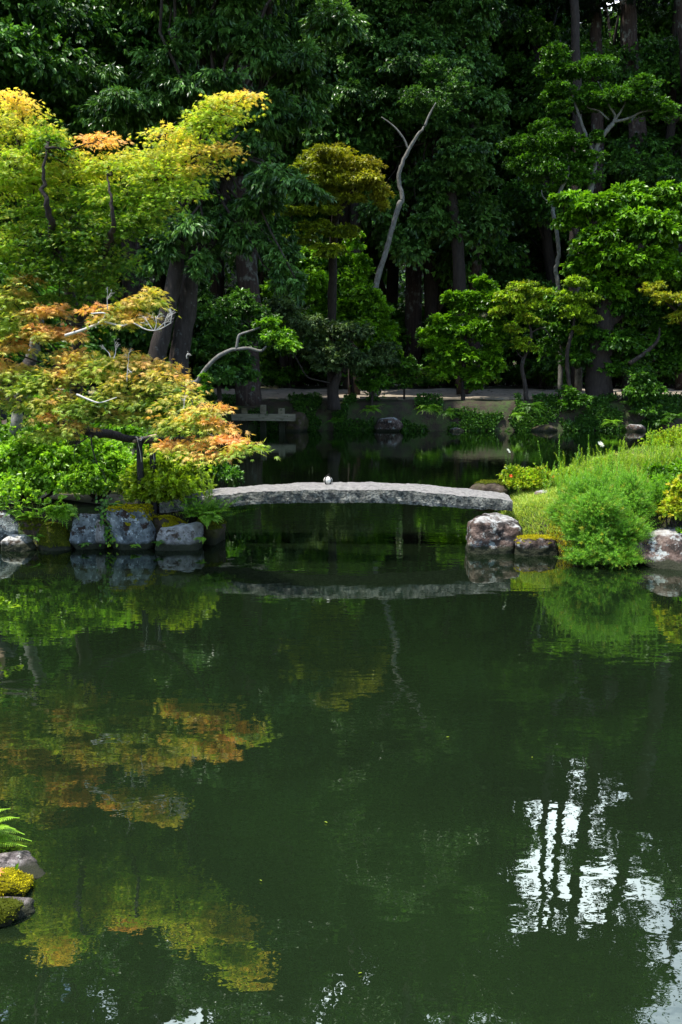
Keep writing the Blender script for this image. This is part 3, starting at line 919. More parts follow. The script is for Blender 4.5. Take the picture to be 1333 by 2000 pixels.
# near bank, bottom left
rock('rock', 'rounded dark stone with a pale rim at the near left bank', tuple(P(-8, 1696, 3.16)), (.120, .065, .042), 121, M_rock_near, sub=5)
rock('rock', 'mound of bright golden moss over a hidden stone on the near bank', tuple(P(-12, 1736, 3.02)), (.150, .085, .062), 133, M_rock_moss, moss=(M_moss, -.3, -.6, .008), sub=5)
rock('rock', 'pink-grey wedge of stone at the waterline under the golden moss', tuple(P(-6, 1779, 2.90)), (.150, .065, .040), 127, M_rock_near, sub=5)
rock('rock', 'shaded mossy stone below the golden mound at the left edge', tuple(P(-40, 1790, 2.84)), (.12, .05, .05), 137, M_rock_moss, moss=(M_mossg, .0, -.3, .007), sub=5)

# far bank stones, each along the water
far_rocks = [(736, 784, 812, 846, 'red-brown block of stone at the far waterline under the round shrub', M_rock_brown), (878, 910, 834, 847, 'pale flat stone at the far waterline right of the hanging ferns', M_rock_brown),
             (560, 600, 800, 846, 'dark mossy stone beside the timber staging', M_rock_moss),
             (1040, 1090, 826, 848, 'dark rounded stone on the far shore left of the thick trunk', M_rock_moss),
             (1225, 1262, 826, 847, 'brown stone at the far waterline below the round dark shrub', M_rock_brown), 
             (400, 450, 812, 846, 'dark stone on the far shore left of the timber staging', M_rock_moss), (1290, 1333, 822, 848, 'wide dark stone on the far shore at the right edge', M_rock_moss)]
for i, (a, b, t, bo, lab, mt) in enumerate(far_rocks):
    rock_px('rock', lab, (a, b, t, bo), 34.15, 200 + i, mt, ry=.5, sink=.15, sub=4, flat_top=.8)
rock_px('rock', 'pale boulder lying by the path behind the thick trunk', (1086, 1104, 742, 758), 45.5, 231, M_rock_pale, ry=.3, sink=-1.0, sub=3)

# kerb of the far path, timber staging
mb = MB()
kx = np.arange(-12, 30, 1.6)
for a in kx:
    yy = 37.55 + .08 * math.sin(a)
    box(mb, (a + .8, yy, gh(a + .8, yy) + .03), (1.57, .14, .16), rz=rng.normal() * .01, jit=.006)
o = mb.build('path_edging', rough_mat('edging_stone', [(0.3, (0.18, 0.15, 0.11)), (0.7, (0.36, 0.31, 0.24))], scale=3), loc=(0, 37.55, 1.2))
tag(o, 'low pale kerb of stone along the near side of the far path', 'kerb')
o = empty('timber_staging', P(515, 843, 33.0), 'old squared beam resting on posts in the far water, its ends over the reflection', 'staging')
o['label'] = 'weathered beam carried on squared posts in the water near the far bank'
a, b = P(453, 815, 33), P(577, 815, 33)
mb = MB(); box(mb, ((a.x + b.x) / 2, 33, a.z), (b.x - a.x, .24, .265), jit=.008); bevel_obj(mb.build('beam', M_timber, o), .015)
for px, top, dd in ((478, 797, 33.26), (514, 790, 33.28), (550, 797, 33.27)):
    q = P(px, top, dd)
    mb = MB(); box(mb, (q.x, dd, (q.z - .5) / 2), (.23, .22, q.z + .5), jit=.008); bevel_obj(mb.build('post', M_timber, o), .015)

# maple crutch
def crutch():
    p1, p2 = P(272, 858, 10.12), P(297, 858, 10.2)
    g0 = gh(p1.x, p1.y)
    o = empty('branch_crutch', (p1.x, p1.y, g0), 'pair of dark posts with a tied crosspiece propping the low maple limb', 'prop')
    for p in (p1, p2):
        mb = MB(); tube(mb, [(p.x, p.y, g0 - .2), (p.x, p.y, (p.z + g0) / 2), (p.x, p.y, p.z + .0)], .038, .036, sides=10, rough=.03); mb.build('post', M_post, o, smooth=True)
    mb = MB(); a, b = P(258, 862, 10.1), P(308, 851, 10.22); tube(mb, [a, (a + b) / 2, b], .028, .026, sides=10, rough=.03)
    mb.build('crossbar', rough_mat('peeled_log', [(0.3, (0.25, 0.17, 0.10)), (0.7, (0.45, 0.34, 0.22))], scale=8), o, smooth=True)
    for p in (p1, p2):
        mb = MB()
        pts = [(p.x + .035 * math.cos(t), p.y + .05 * math.sin(t) - .01, p.z + .01 + .02 * math.sin(2 * t)) for t in np.linspace(0, 2 * math.pi, 14)]
        tube(mb, pts, .006, per=1, sides=5); tube(mb, [pts[9], (p.x + .02, p.y - .055, p.z - .15), (p.x + .03, p.y - .055, p.z - .26)], .004, per=3, sides=5)
        mb.build('rope', plain_mat('pale_cord', (0.5, 0.47, 0.4)), o, smooth=True)


crutch()
p = P(346, 880, 10.6); g0 = gh(p.x, p.y)
mb = MB(); tube(mb, [(p.x, p.y, g0 - .1), (p.x, p.y, p.z), (p.x + .01, p.y, p.z + .12)], .045, .04, sides=10, rough=.04)
tag(mb.build('wooden_post', M_bark_brown, loc=(p.x, p.y, g0), smooth=True), 'short grey-brown post standing behind the orange maple leaves', 'post')


# ================================================================== THE TWO MAPLES OVER THE WATER
def maple(name, label, base, trunks, tm, pads, lm, n_leaf, size, seed, limb_pts, extra=None, warm_n=.25, flat_k=1.0, wk=.22):
    """pads = (px, py, rx, ry, d, warm): flat layered sprays of star leaves"""
    global rng
    keep = rng; rng = np.random.default_rng(seed)
    o = empty(name, base, label, 'tree')
    mb = MB()
    for pts, radii in trunks: tube(mb, pts, 0, radii=radii, sides=10, per=6, wob=.003, rough=.05)
    mb.build('trunk', tm, o, smooth=True)
    area = np.array([p[2] * p[3] * (p[4] ** 2) for p in pads], float)
    area = area ** .8; share = area / area.sum()
    mb = MB(); br = MB()
    for (px, py, rx, ry, d, wm), s in zip(pads, share):
        c = np.array(P(px, py, d)); k = d / FPX
        R = np.array([rx * k, min(rx, ry * 1.7) * k * .95, ry * k])
        n = int(n_leaf * s); R[2] *= flat_k
        # layers of twigs inside the pad
        nt = max(4, n // 26)
        tw = rdir(nt) * rng.random((nt, 1)) ** .45
        tw[:, 2] = np.round(tw[:, 2] * 2.2) / 2.2 + rng.normal(size=nt) * .10
        pos = np.repeat(tw, 26, axis=0)[:n]
        fx = .40 * rng.normal(size=pos.shape) * np.array([.75, .75, .13])
        pos = pos + fx * (.11 / np.maximum(R, .06)) * np.array([2.4, 2.4, 2.2])
        pos[:, 2] -= .35 * (pos[:, 0] ** 2 + pos[:, 1] ** 2)
        wpos = c + pos * R
        out = unit(pos * np.array([1, 1, .25]) + rng.normal(size=pos.shape) * .45)
        nr = unit(np.array([0, 0, 1.0]) + out * .45 + rng.normal(size=pos.shape) * .42)
        w_ = np.clip(wm + wk * pos[:, 2] + rng.normal(size=len(pos)) * .10 + warm_n * (fbm(wpos, 2.3, seed, 2)), 0, 1)
        leaves(mb, wpos, out + np.array([0, 0, -.30]), nr, size * rng.uniform(.6, 1.15, len(pos)), T_MAPLE, warm=w_, tint=np.clip(rng.random(len(pos)) * .7 + .15 - (.42 if wm < .04 else .18 if wm < .11 else 0) + .25 * fbm(wpos, 3.1, seed + 3, 2), 0, 1))
        # the spray's own little branches, joined to the nearest limb
        L = np.array([np.array(q) for q in limb_pts])
        j = np.argmin(np.linalg.norm(L - c, axis=1) + .25 * np.maximum(0, L[:, 2] - c[2]))
        tip = c + np.array([0, 0, -R[2] * .3])
        tube(br, [L[j], (L[j] + tip) / 2 + rng.normal(size=3) * .05, tip], .014, .005, sides=5, per=4, wob=.012)
        for q in wpos[rng.choice(len(wpos), min(len(wpos), 5 + n // 140))]:
            tube(br, [tip, (tip + q) / 2 + np.array([0, 0, .03]) + rng.normal(size=3) * .02, q], .0045, .0015, sides=4, per=3)
    mb.build('crown', lm, o)
    br.build('branches', M_bark_dark, o, smooth=True)
    if extra: extra(o)
    rng = keep
    return o


# upper yellow maple
A = [P(140, 880, 10.6), P(150, 760, 10.3), P(150, 640, 10.1), P(128, 540, 9.9), P(106, 480, 9.2), P(98, 420, 8.8), P(86, 360, 8.75), P(90, 290, 8.8)]
B = [P(150, 640, 10.1), P(190, 540, 9.8), P(205, 490, 9.1), P(222, 440, 8.75), P(216, 390, 8.7), P(210, 340, 8.8)]
Cc = [P(205, 490, 9.6), P(260, 430, 9.3), P(320, 360, 9.1), P(390, 290, 8.9), P(440, 215, 8.8), P(490, 182, 8.8)]
D = [P(128, 540, 9.9), P(70, 430, 9.7), P(40, 320, 9.7), P(30, 230, 9.7)]
E = [P(260, 430, 9.3), P(330, 345, 9.0), P(440, 292, 8.8)]
up_pads = [(30, 200, 42, 26, 9.34, 0.55), (25, 250, 60, 34, 9.28, 0.30), (85, 262, 45, 28, 9.28, 0.30), (20, 320, 70, 45, 9.22, 0.24), (98, 268, 32, 36, 9.04, 0.06), (70, 350, 75, 40, 9.40, 0.24), (192, 272, 48, 11, 9.22, 0.85),
           (140, 322, 75, 30, 9.28, 0.30), (215, 322, 70, 30, 9.22, 0.26), (300, 302, 70, 32, 9.10, 0.34), (322, 262, 50, 20, 9.04, 0.42), (300, 340, 90, 30, 8.98, 0.24), (392, 248, 36, 32, 8.86, 0.20), (420, 222, 55, 30, 8.83, 0.25),
           (445, 196, 50, 18, 8.80, 0.34), (482, 184, 32, 10, 8.80, 0.55), (385, 300, 60, 18, 8.86, 0.42), (440, 290, 36, 14, 8.80, 0.62), (400, 330, 42, 11, 8.86, 0.50), (350, 372, 60, 20, 8.92, 0.14), (250, 375, 80, 34, 9.10, 0.12), (160, 392, 80, 40, 9.28, 0.06),
           (60, 412, 80, 36, 9.28, 0.10), (20, 470, 55, 40, 9.28, 0.14), (110, 466, 75, 40, 9.16, 0.02), (190, 452, 70, 42, 9.10, 0.02), (262, 430, 60, 30, 9.04, 0.05), (300, 408, 50, 22, 8.98, 0.10), (60, 520, 70, 32, 9.16, 0.00), (140, 530, 90, 34, 9.16, 0.00),
           (210, 506, 55, 28, 9.10, 0.00), (120, 582, 80, 24, 9.28, 0.00), (200, 560, 50, 24, 9.22, 0.00), (-60, 300, 70, 90, 9.40, 0.20), (-60, 470, 70, 70, 9.40, 0.05)]
maple('maple_tree', 'tall yellow-green maple leaning over the water above the orange one', (A[0].x, A[0].y, gh(A[0].x, A[0].y)),
      [(A, [.085, .075, .065, .055, .042, .03, .02, .008]), (B, [.05, .04, .034, .024, .015, .006]), (Cc, [.034, .028, .02, .013, .008, .004]), (D, [.04, .028, .018, .006]), (E, [.018, .012, .004])], M_bark_dark,
      up_pads, L_maple_y, 30000, .054, 21, warm_n=.10, wk=.07, flat_k=.78, limb_pts=A[2:] + B[1:] + Cc + D[1:] + E[1:])

# lower orange maple
T0 = [P(22, 905, 10.9), P(30, 838, 10.8), P(42, 770, 10.8), P(60, 705, 10.75), P(74, 660, 10.7), P(80, 610, 10.6)]
T1 = [P(62, 700, 10.7), P(20, 745, 10.4), P(-20, 770, 10.2), P(28, 782, 9.9), P(88, 806, 9.7), P(150, 836, 9.7), P(215, 850, 9.95), P(285, 858, 10.15), P(340, 858, 9.6), P(400, 848, 8.6), P(450, 858, 7.9), P(490, 872, 7.7)]
T2 = [P(74, 660, 10.7), P(110, 662, 10.1), P(150, 646, 9.6), P(190, 630, 9.2), P(212, 612, 9.0)]
T3 = [P(150, 836, 9.7), P(220, 800, 9.2), P(290, 765, 8.9), P(350, 760, 8.5), P(385, 800, 8.2)]
T4 = [P(28, 782, 9.9), P(80, 740, 9.6), P(130, 705, 9.4), P(180, 700, 9.3)]
T5 = [P(80, 610, 10.6), P(50, 600, 10.2), P(30, 560, 10.0)]
low_pads = [(48, 540, 22, 16, 9.13, 0.36), (18, 580, 48, 28, 9.13, 0.24), (30, 628, 52, 22, 9.09, 0.19), (95, 600, 38, 20, 9.04, 0.67), (82, 645, 48, 24, 9.04, 0.62), (128, 650, 36, 12, 9.04, 0.64), (188, 600, 34, 13, 8.77, 0.70), (235, 618, 40, 18, 8.73, 0.60), (255, 590, 24, 16, 8.73, 0.54),
            (292, 580, 25, 22, 8.73, 0.49), (262, 620, 40, 14, 8.73, 0.54), (15, 672, 36, 16, 9.13, 0.60), (12, 722, 52, 28, 9.04, 0.34), (98, 724, 38, 14, 9.00, 0.42), (140, 690, 45, 24, 8.95, 0.50), (60, 752, 70, 22, 8.95, 0.28), (150, 728, 70, 24, 8.91, 0.34), (205, 712, 40, 20, 8.87, 0.44),
            (245, 700, 34, 14, 8.77, 0.64), (288, 706, 40, 16, 8.73, 0.60), (325, 738, 44, 26, 8.59, 0.46), (250, 745, 50, 18, 8.68, 0.24), (362, 778, 42, 26, 8.40, 0.28), (300, 780, 70, 24, 8.59, 0.10), (215, 775, 60, 20, 8.73, 0.10), (120, 785, 60, 22, 8.87, 0.18), (40, 790, 56, 16, 9.00, 0.22),
            (110, 812, 36, 14, 8.87, 0.56), (140, 828, 24, 12, 8.82, 0.60), (225, 812, 72, 17, 8.73, 0.10), (300, 814, 70, 17, 8.59, 0.10), (370, 815, 50, 20, 8.20, 0.24), (415, 795, 34, 11, 8.00, 0.52), (392, 812, 28, 12, 8.00, 0.52), (355, 838, 34, 11, 8.40, 0.10), (412, 832, 38, 14, 7.90, 0.52),
            (446, 856, 36, 13, 7.80, 0.52), (345, 866, 46, 13, 8.20, 0.52), (400, 882, 34, 14, 7.90, 0.52), (386, 862, 30, 12, 8.00, 0.54), (488, 872, 29, 18, 7.65, 0.16), (90, 848, 50, 12, 8.87, 0.28), (-50, 640, 60, 60, 9.13, 0.34), (-50, 760, 60, 40, 9.09, 0.24),
            (170, 800, 50, 16, 8.82, 0.10)]


def dead_bits(o):
    def put(m_, nm='dead_branch', mt=M_dead): m_.build(nm, mt, o, smooth=True)
    mb = MB(); tube(mb, [P(205, 628, 8.57), P(238, 636, 8.55), P(258, 630, 8.54), P(285, 643, 8.52), P(308, 644, 8.52), P(335, 630, 8.52)], .011, .004, sides=6, per=5); put(mb); mb = MB()
    tube(mb, [P(128, 655, 8.77), P(165, 643, 8.67), P(197, 628, 8.60), P(205, 612, 8.56), P(178, 612, 8.55)], .016, .006, sides=6, per=5); put(mb); mb = MB()
    tube(mb, [P(150, 770, 8.55), P(178, 782, 8.50), P(197, 786, 8.47), P(228, 776, 8.47)], .011, .005, sides=6, per=5); put(mb)
    for q, dr, ln in ((P(302, 644, 8.52), (.1, 0, .9), .13), (P(306, 644, 8.52), (.7, .2, .7), .15), (P(322, 638, 8.52), (.3, 0, 1), .13), (P(298, 643, 8.52), (-.5, 0, .8), .11), (P(333, 632, 8.52), (.2, 0, 1), .10),
                      (P(210, 605, 8.56), (0, 0, 1), .12), (P(222, 700, 8.57), (.3, -.1, 1), .10), (P(216, 698, 8.57), (-.5, 0, .8), .09), (P(248, 745, 8.50), (.1, 0, 1), .17), (P(358, 800, 8.1), (.2, 0, 1), .10), (P(405, 845, 7.9), (1, 0, -.5), .16), (P(365, 700, 8.45), (.2, 0, 1), .05),
                      (P(355, 850, 8.3), (0, 0, 1), .12), (P(395, 895, 7.9), (1, 0, .3), .10)):
        mb = MB(); dead_twigs(mb, q, dr, ln, .0055, 3); put(mb, 'dead_twig')
    mb = MB()
    tube(mb, [P(178, 848, 8.70), P(180, 872, 8.67), P(190, 905, 8.65), P(203, 925, 8.64), P(208, 945, 8.62)], .008, .003, sides=5, per=5); put(mb, 'hanging_branch', M_bark_dark); mb = MB()
    tube(mb, [P(178, 850, 8.70), P(160, 862, 8.67), P(147, 872, 8.66), P(145, 895, 8.65)], .007, .003, sides=5, per=5)
    put(mb, 'hanging_branch', M_bark_dark)
    mb = MB(); tube(mb, [T0[0], T0[1], T0[2], T0[3], T0[4], T0[5]], 0, radii=[.075, .072, .068, .066, .062, .03], sides=12, per=6, rough=.04, wob=.005)
    mb.build('pale_stem', M_bark_grey, o, smooth=True)


maple('maple_tree', 'low spreading maple with orange-tipped leaves, its limb held by a crutch', (T0[0].x, T0[0].y, gh(T0[0].x, T0[0].y)),
      [(T1, [.07, .07, .07, .068, .064, .058, .05, .04, .026, .018, .010, .005]), (T2, [.035, .022, .016, .012, .008]), (T3, [.03, .022, .016, .010, .005]), (T4, [.03, .02, .014, .006]), (T5, [.03, .018, .008])], M_bark_dark,
      low_pads, L_maple_o, 19500, .070, 22, flat_k=.74, warm_n=.5, limb_pts=T1[2:] + T2 + T3 + T4 + T5, extra=dead_bits)

# ================================================================== LEFT BANK PLANTS
def shrub(name, label, cat, blobs, mat, n_pads, per_pad, k, size, tpl=T_OVAL, group=None, stem_mat=None, stem_r=.018, **kw):
    cs = np.array([b[0] for b in blobs]); c = cs.mean(0)
    g0 = gh(c[0], c[1]); base = (c[0], c[1], max(g0, 0.0))
    o = empty(name, base, label, cat, group)
    mb = MB()
    for (cc, rr) in blobs:
        cc = np.array(cc)
        for q in range(2):
            e = cc + rng.normal(size=3) * np.array(rr) * .35
            b0 = np.array(base) + rng.normal(size=3) * np.array([.04, .04, 0])
            tube(mb, [b0, (b0 + e) / 2 + rng.normal(size=3) * .04, e], stem_r, stem_r * .3, sides=5, per=3)
    mb.build('stems', stem_mat or M_bark_dark, o, smooth=True)
    foliage(blobs, mat, o, n_pads, per_pad, k, size, tpl, name='foliage', **kw)
    return o


SB = dict(droop=.0, spread=.85, up=.9, pad_r=.26, flat=.6, low=-.6, split=False)
shrub('garden_shrub', 'large bright green shrub in front of the pale maple stem at the left edge', 'shrub',
      [Q(10, 905, 10.7, 50, 45), (Q(60, 880, 10.6, 50, 36)), Q(35, 845, 10.9, 36, 18), Q(110, 890, 10.5, 40, 34), Q(20, 945, 10.4, 46, 26), Q(90, 925, 10.4, 50, 26), Q(-50, 900, 10.8, 50, 50), Q(60, 950, 10.2, 50, 14), Q(130, 945, 10.3, 40, 16)], L_shrub, 560, 8, 6, .062, **SB)
shrub('garden_shrub', 'leafy green shrub between the left edge shrub and the crutch', 'shrub',
      [Q(150, 890, 10.7, 40, 32), Q(200, 880, 10.9, 40, 30), Q(170, 925, 10.5, 46, 24), Q(235, 905, 10.8, 36, 30), Q(215, 935, 10.6, 34, 18), Q(180, 950, 10.35, 30, 14)], L_shrub, 400, 8, 6, .056, **SB)
shrub('garden_shrub', 'dark green shrub standing behind the crutch and the maple limb', 'shrub',
      [Q(150, 840, 11.8, 60, 34), Q(230, 850, 11.8, 60, 34), Q(60, 800, 12.0, 60, 30), Q(310, 880, 11.6, 40, 28), Q(110, 830, 12, 40, 30)], L_bright, 300, 8, 6, .07, **SB)
shrub('garden_shrub', 'yellow-green shrub at the left foot of the stone bridge', 'shrub',
      [Q(300, 925, 10.35, 42, 30), Q(345, 910, 10.45, 44, 30), Q(330, 945, 10.2, 50, 24), Q(280, 950, 10.3, 30, 16), Q(300, 965, 10.2, 40, 10)], L_lime, 420, 8, 6, .060, warm=lambda p: rng.random(len(p)) * .12, **SB)
shrub('garden_shrub', 'dark shrub on the bank behind the left end of the bridge', 'shrub',
      [Q(400, 905, 13.0, 40, 34), Q(360, 880, 13.2, 40, 40), Q(440, 925, 12.9, 26, 18)], L_mid, 140, 8, 6, .06, **SB)
# low leafy branch creeping over the rocks at the left edge
mb = MB()
br = [P(-40, 965, 9.9), P(20, 982, 9.8), P(60, 992, 9.75), P(110, 1000, 9.7)]
tube(mb, br, .008, .003, sides=5)
tw = np.array([np.array(P(x, y, d)) for x, y, d in [(5, 965, 9.8), (30, 970, 9.75), (40, 985, 9.75), (62, 975, 9.7), (85, 985, 9.7), (100, 995, 9.7), (120, 985, 9.7), (12, 990, 9.75), (130, 1000, 9.68), (75, 1000, 9.7), (-5, 975, 9.8), (20, 955, 9.8), (50, 960, 9.85)]])
sprigs(mb, np.repeat(tw, 5, 0) + rng.normal(size=(len(tw) * 5, 3)) * .045, np.tile([[.5, -.4, .5]], (len(tw) * 5, 1)), 6, .068, T_OVAL, droop=0, spread=.8)
o = mb.build('leafy_spray', L_shrub, loc=tuple(br[0])); tag(o, 'arching spray of yellow-green leaves over the rocks at the left edge', 'branch')

for lab, p, n, L, kw in [
    ('bright fern cascading between the mossy brown rock and the slanting slab', P(125, 992, 9.95), 40, .30, dict(dirs=(-2.6, -.4), arch=.25, droop=.75)),
    ('small fern tucked high among the rocks above the mossy brown one', P(60, 1012, 9.85), 14, .2, dict(dirs=(-3, -.1))),
    ('pale fern hanging under the left end of the bridge', P(402, 1005, 10.0), 24, .27, dict(dirs=(-1.6, .5), arch=.2, droop=.6)),
    ('small-leaved fern tuft on the pale flat rock by the bridge', P(372, 985, 10.2), 10, .2, dict(dirs=(-2.2, .6)))]:
    fern(lab, p, n, L, cnt=18, **kw)
# feathery leafy plant at bridge foot
mb = MB(); b0 = np.array(P(395, 1005, 10.0))
N_ = 110; bs = b0 + rng.normal(size=(N_, 3)) * np.array([.10, .07, .03])
tp_ = bs + np.stack([rng.normal(size=N_) * .16 + .06, rng.normal(size=N_) * .12 - .05, rng.uniform(.02, .22, N_)], -1)
stems(mb, bs, tp_, .026, 16, whorl=3); tag(mb.build('feathery_plant', L_bright, loc=tuple(b0)), 'feathery fine-leaved plant growing over the left corner of the bridge', 'plant')
mb = MB(); b0 = np.array(P(408, 985, 10.05)); N_ = 9
bs = b0 + rng.normal(size=(N_, 3)) * .03; tp_ = bs + np.stack([rng.normal(size=N_) * .05 + .02, rng.normal(size=N_) * .04, rng.uniform(.22, .38, N_)], -1)
stems(mb, bs, tp_, .034, 18, whorl=3); tag(mb.build('goldenrod', L_lime, loc=tuple(b0)), 'upright pale goldenrod shoots in front of the left bridge end', 'plant')
# creeper between the rocks
for i, (lab, px0, py0, px1, py1) in enumerate([('glossy creeper trailing down left of the tall blue rock', 205, 965, 212, 1060), ('yellow-green ivy leaves at the foot of the tall blue rock', 225, 1015, 222, 1062)]):
    mb = MB(); t = rng.random(150 if i == 0 else 45); pp = np.array([np.array(P(px0 + (px1 - px0) * a + rng.normal() * 9, py0 + (py1 - py0) * a, 9.86 - .04 * a)) for a in t]) + rng.normal(size=(len(t), 3)) * .015
    leaves(mb, pp, np.tile([[.0, -.5, -.8]], (len(t), 1)) + rng.normal(size=(len(t), 3)) * .5, np.tile([[0, -.9, .5]], (len(t), 1)) + rng.normal(size=(len(t), 3)) * .3, rng.uniform(.025, .05, len(t)), T_OVAL, width=1.4)
    tag(mb.build('creeper', L_mid if i == 0 else L_lime, loc=tuple(pp[0])), lab, 'creeper')
for lab, px, py, d, n, L in [('small fern at the foot of the slanting slab rock', 165, 1062, 9.75, 8, .10), ('low weeds at the waterline under the tall blue rock', 262, 1066, 9.72, 9, .09), ('tiny fern at the waterline right of the tall blue rock', 312, 1060, 9.74, 8, .10),
                             ('short fern sprouting at the right corner of the pale flat rock', 396, 1052, 9.8, 9, .12), ('fern hanging over the blue-grey rock near the left edge', 30, 1000, 9.85, 10, .16), ('leafy tuft between the low grey rock and the mossy brown one', 72, 1050, 9.72, 8, .12),
                             ('fern spilling over the moss cap of the tall blue rock', 228, 985, 9.8, 8, .12)]:
    fern(lab, P(px, py, d), n, L, mat=L_mid if n == 8 else L_fern, dirs=(-3.0, -.1), arch=.25, droop=.5, cnt=12)
# water-line moss and weeds, left bank
pp = scatter(60000, -6.5, -1.3, 9.6, 14.5, .12)
pp = pp[(fbm(pp[:, :3], 1.4, 8, 2) > -.05)][:14000]
mb = MB(); blades(mb, pp, .05, lean=.5, width=.004, warm=rng.random(len(pp)) ** 3 * .6)
tag(mb.build('ground_cover', L_grass), kind='stuff', label='short moss and weeds on the soil of the left bank')
# leaf sprays hanging in from the left, nearer than the bank
c0 = P(-20, 1178, 6.4)
mb = MB(); tube(mb, [P(-140, 1190, 6.6), P(-40, 1182, 6.4), P(20, 1183, 6.35)], .006, .002, sides=5)
tw = np.array([np.array(P(x, y, 6.35)) for x, y in [(-60, 1170), (-30, 1180), (5, 1172), (12, 1182), (28, 1184), (-10, 1190), (0, 1178), (-80, 1185)]])
sprigs(mb, tw, np.tile([[.9, -.2, .2]], (len(tw), 1)), 7, .055, T_OVAL, droop=0, spread=.6)
tag(mb.build('leafy_spray', L_lime, loc=tuple(c0)), 'single bright spray of leaves reaching in over the water from the left edge', 'branch')

# ================================================================== NEAR BANK, BOTTOM LEFT
mb = MB()
b0 = np.array(P(-75, 1640, 3.3))
for ex, ey, ar in ((62, 1643, .05), (38, 1598, .06), (52, 1654, .03), (20, 1580, .06), (48, 1630, .05), (30, 1620, .06), (10, 1662, .02), (-20, 1570, .08), (-60, 1560, .1), (-100, 1600, .08), (-140, 1640, .05), (-30, 1690, .03), (26, 1648, .04), (-120, 1560, .1)):
    frond(mb, b0 + rng.normal(size=3) * .012, P(ex, ey, 3.28 + rng.normal() * .03), ar, n=34, w=.052, warm=.12)
tag(mb.build('fern', L_fern, loc=tuple(b0)), 'sunlit yellow-green fern above the dark rounded stone on the near bank', 'fern')
pp = scatter(9000, -3.4, -1.15, 1.8, 4.2, .04)[:4200]
mb = MB(); blades(mb, pp, .05, lean=.5, width=.003); tag(mb.build('near_grass', L_grass), kind='stuff', label='short grass on the near left bank')
mb = MB(); q = np.array([np.array(P(30, 1700, 3.02)), np.array(P(-5, 1702, 3.0))])
leaves(mb, q[:1], np.array([[.3, 0, .7]]), np.array([[0, -1, .4]]), .03, T_LANCE, tint=np.array([.6]), width=1.6)
tag(mb.build('fallen_leaf', L_bright, loc=tuple(q[0])), 'single narrow green leaf standing against the dark rounded stone', 'leaf')
mb = MB(); leaves(mb, q[1:], np.array([[.6, -.3, .1]]), np.array([[.1, -.7, .7]]), .04, T_MAPLE, tint=np.array([.6]), warm=1.0)
tag(mb.build('fallen_leaf', L_maple_o, loc=tuple(q[1])), 'fallen orange maple leaf on the dark rounded stone', 'leaf')

# ================================================================== RIGHT BANK
def rb(x, y, s): return (x > .8) & (y > 8.5) & (y < 17)
pp = scatter(300000, 1.4, 9.0, 8.9, 15.5, .10, rb)
dens = fbm(pp[:, :3], 1.1, 14, 3)
keepm = rng.random(len(pp)) < np.clip(.75 + dens * 1.2, .15, 1) * np.clip(1.5 - (pp[:, 0] - 3.6) * .28, .25, 1)
pp = pp[keepm][:110000]
ms = ((pp[:, 0] < 2.75) & (pp[:, 1] < 9.75))
wv = np.where(ms, .45 + rng.random(len(pp)) * .4, np.clip(fbm(pp, 1.7, 19, 2) * .35 + .02 + rng.random(len(pp)) ** 4 * .5, 0, .5))
mb = MB()
g1 = pp[~ms]; blades(mb, g1, .07, lean=.6, width=.0042, warm=wv[~ms])
g2 = pp[ms]; blades(mb, g2, .03, lean=.6, width=.004, warm=wv[ms])
tag(mb.build('grass', L_grass), kind='stuff', label='sunlit grass and yellow moss covering the right bank')

q = scatter(40000, 1.75, 2.62, 9.40, 9.95, .02)
q = q[q[:, 1] + .12 * np.sin(q[:, 0] * 9) < 9.93][:9000]
mb = MB(); leaves(mb, q + np.array([0, 0, .012]), rdir(len(q)) + np.array([0, 0, .8]), rdir(len(q)), .020, T_DIAMOND)
tag(mb.build('moss_carpet', M_moss), kind='stuff', label='golden moss carpet between the boulder and the goldenrod')

q = scatter(60000, 1.75, 2.75, 9.75, 11.2, .05)[:16000]
mb = MB(); blades(mb, q, .075, lean=.55, width=.0045, warm=rng.random(len(q)) ** 3 * .4, tint=.45 + .55 * rng.random(len(q)))
tag(mb.build('bright_grass', L_grass), kind='stuff', label='fresh bright grass between the bridge end and the goldenrod')

# goldenrod thicket leaning out over the water
mb = MB()
gb = [Q(1135, 985, 9.45, 44, 34), Q(1180, 965, 9.5, 50, 34), Q(1225, 985, 9.45, 44, 36), Q(1130, 1040, 9.15, 42, 34), Q(1175, 1035, 9.0, 50, 40), Q(1225, 1045, 9.1, 44, 36), Q(1150, 1080, 8.9, 44, 20), Q(1205, 1085, 8.9, 46, 18), Q(1108, 1010, 9.4, 26, 30), Q(1252, 1010, 9.3, 22, 40), Q(1180, 1000, 9.1, 50, 34)]
gb = [(tuple(np.array(c_) + rng.normal(size=3) * .03), tuple(np.array(r_) * .86)) for c_, r_ in gb]
pos, out, cv = clumps(gb, 1300, 8, pad_r=.17, flat=.9, low=-.7, shell=.55)
out = unit(out + np.array([0, -.15, .75]))
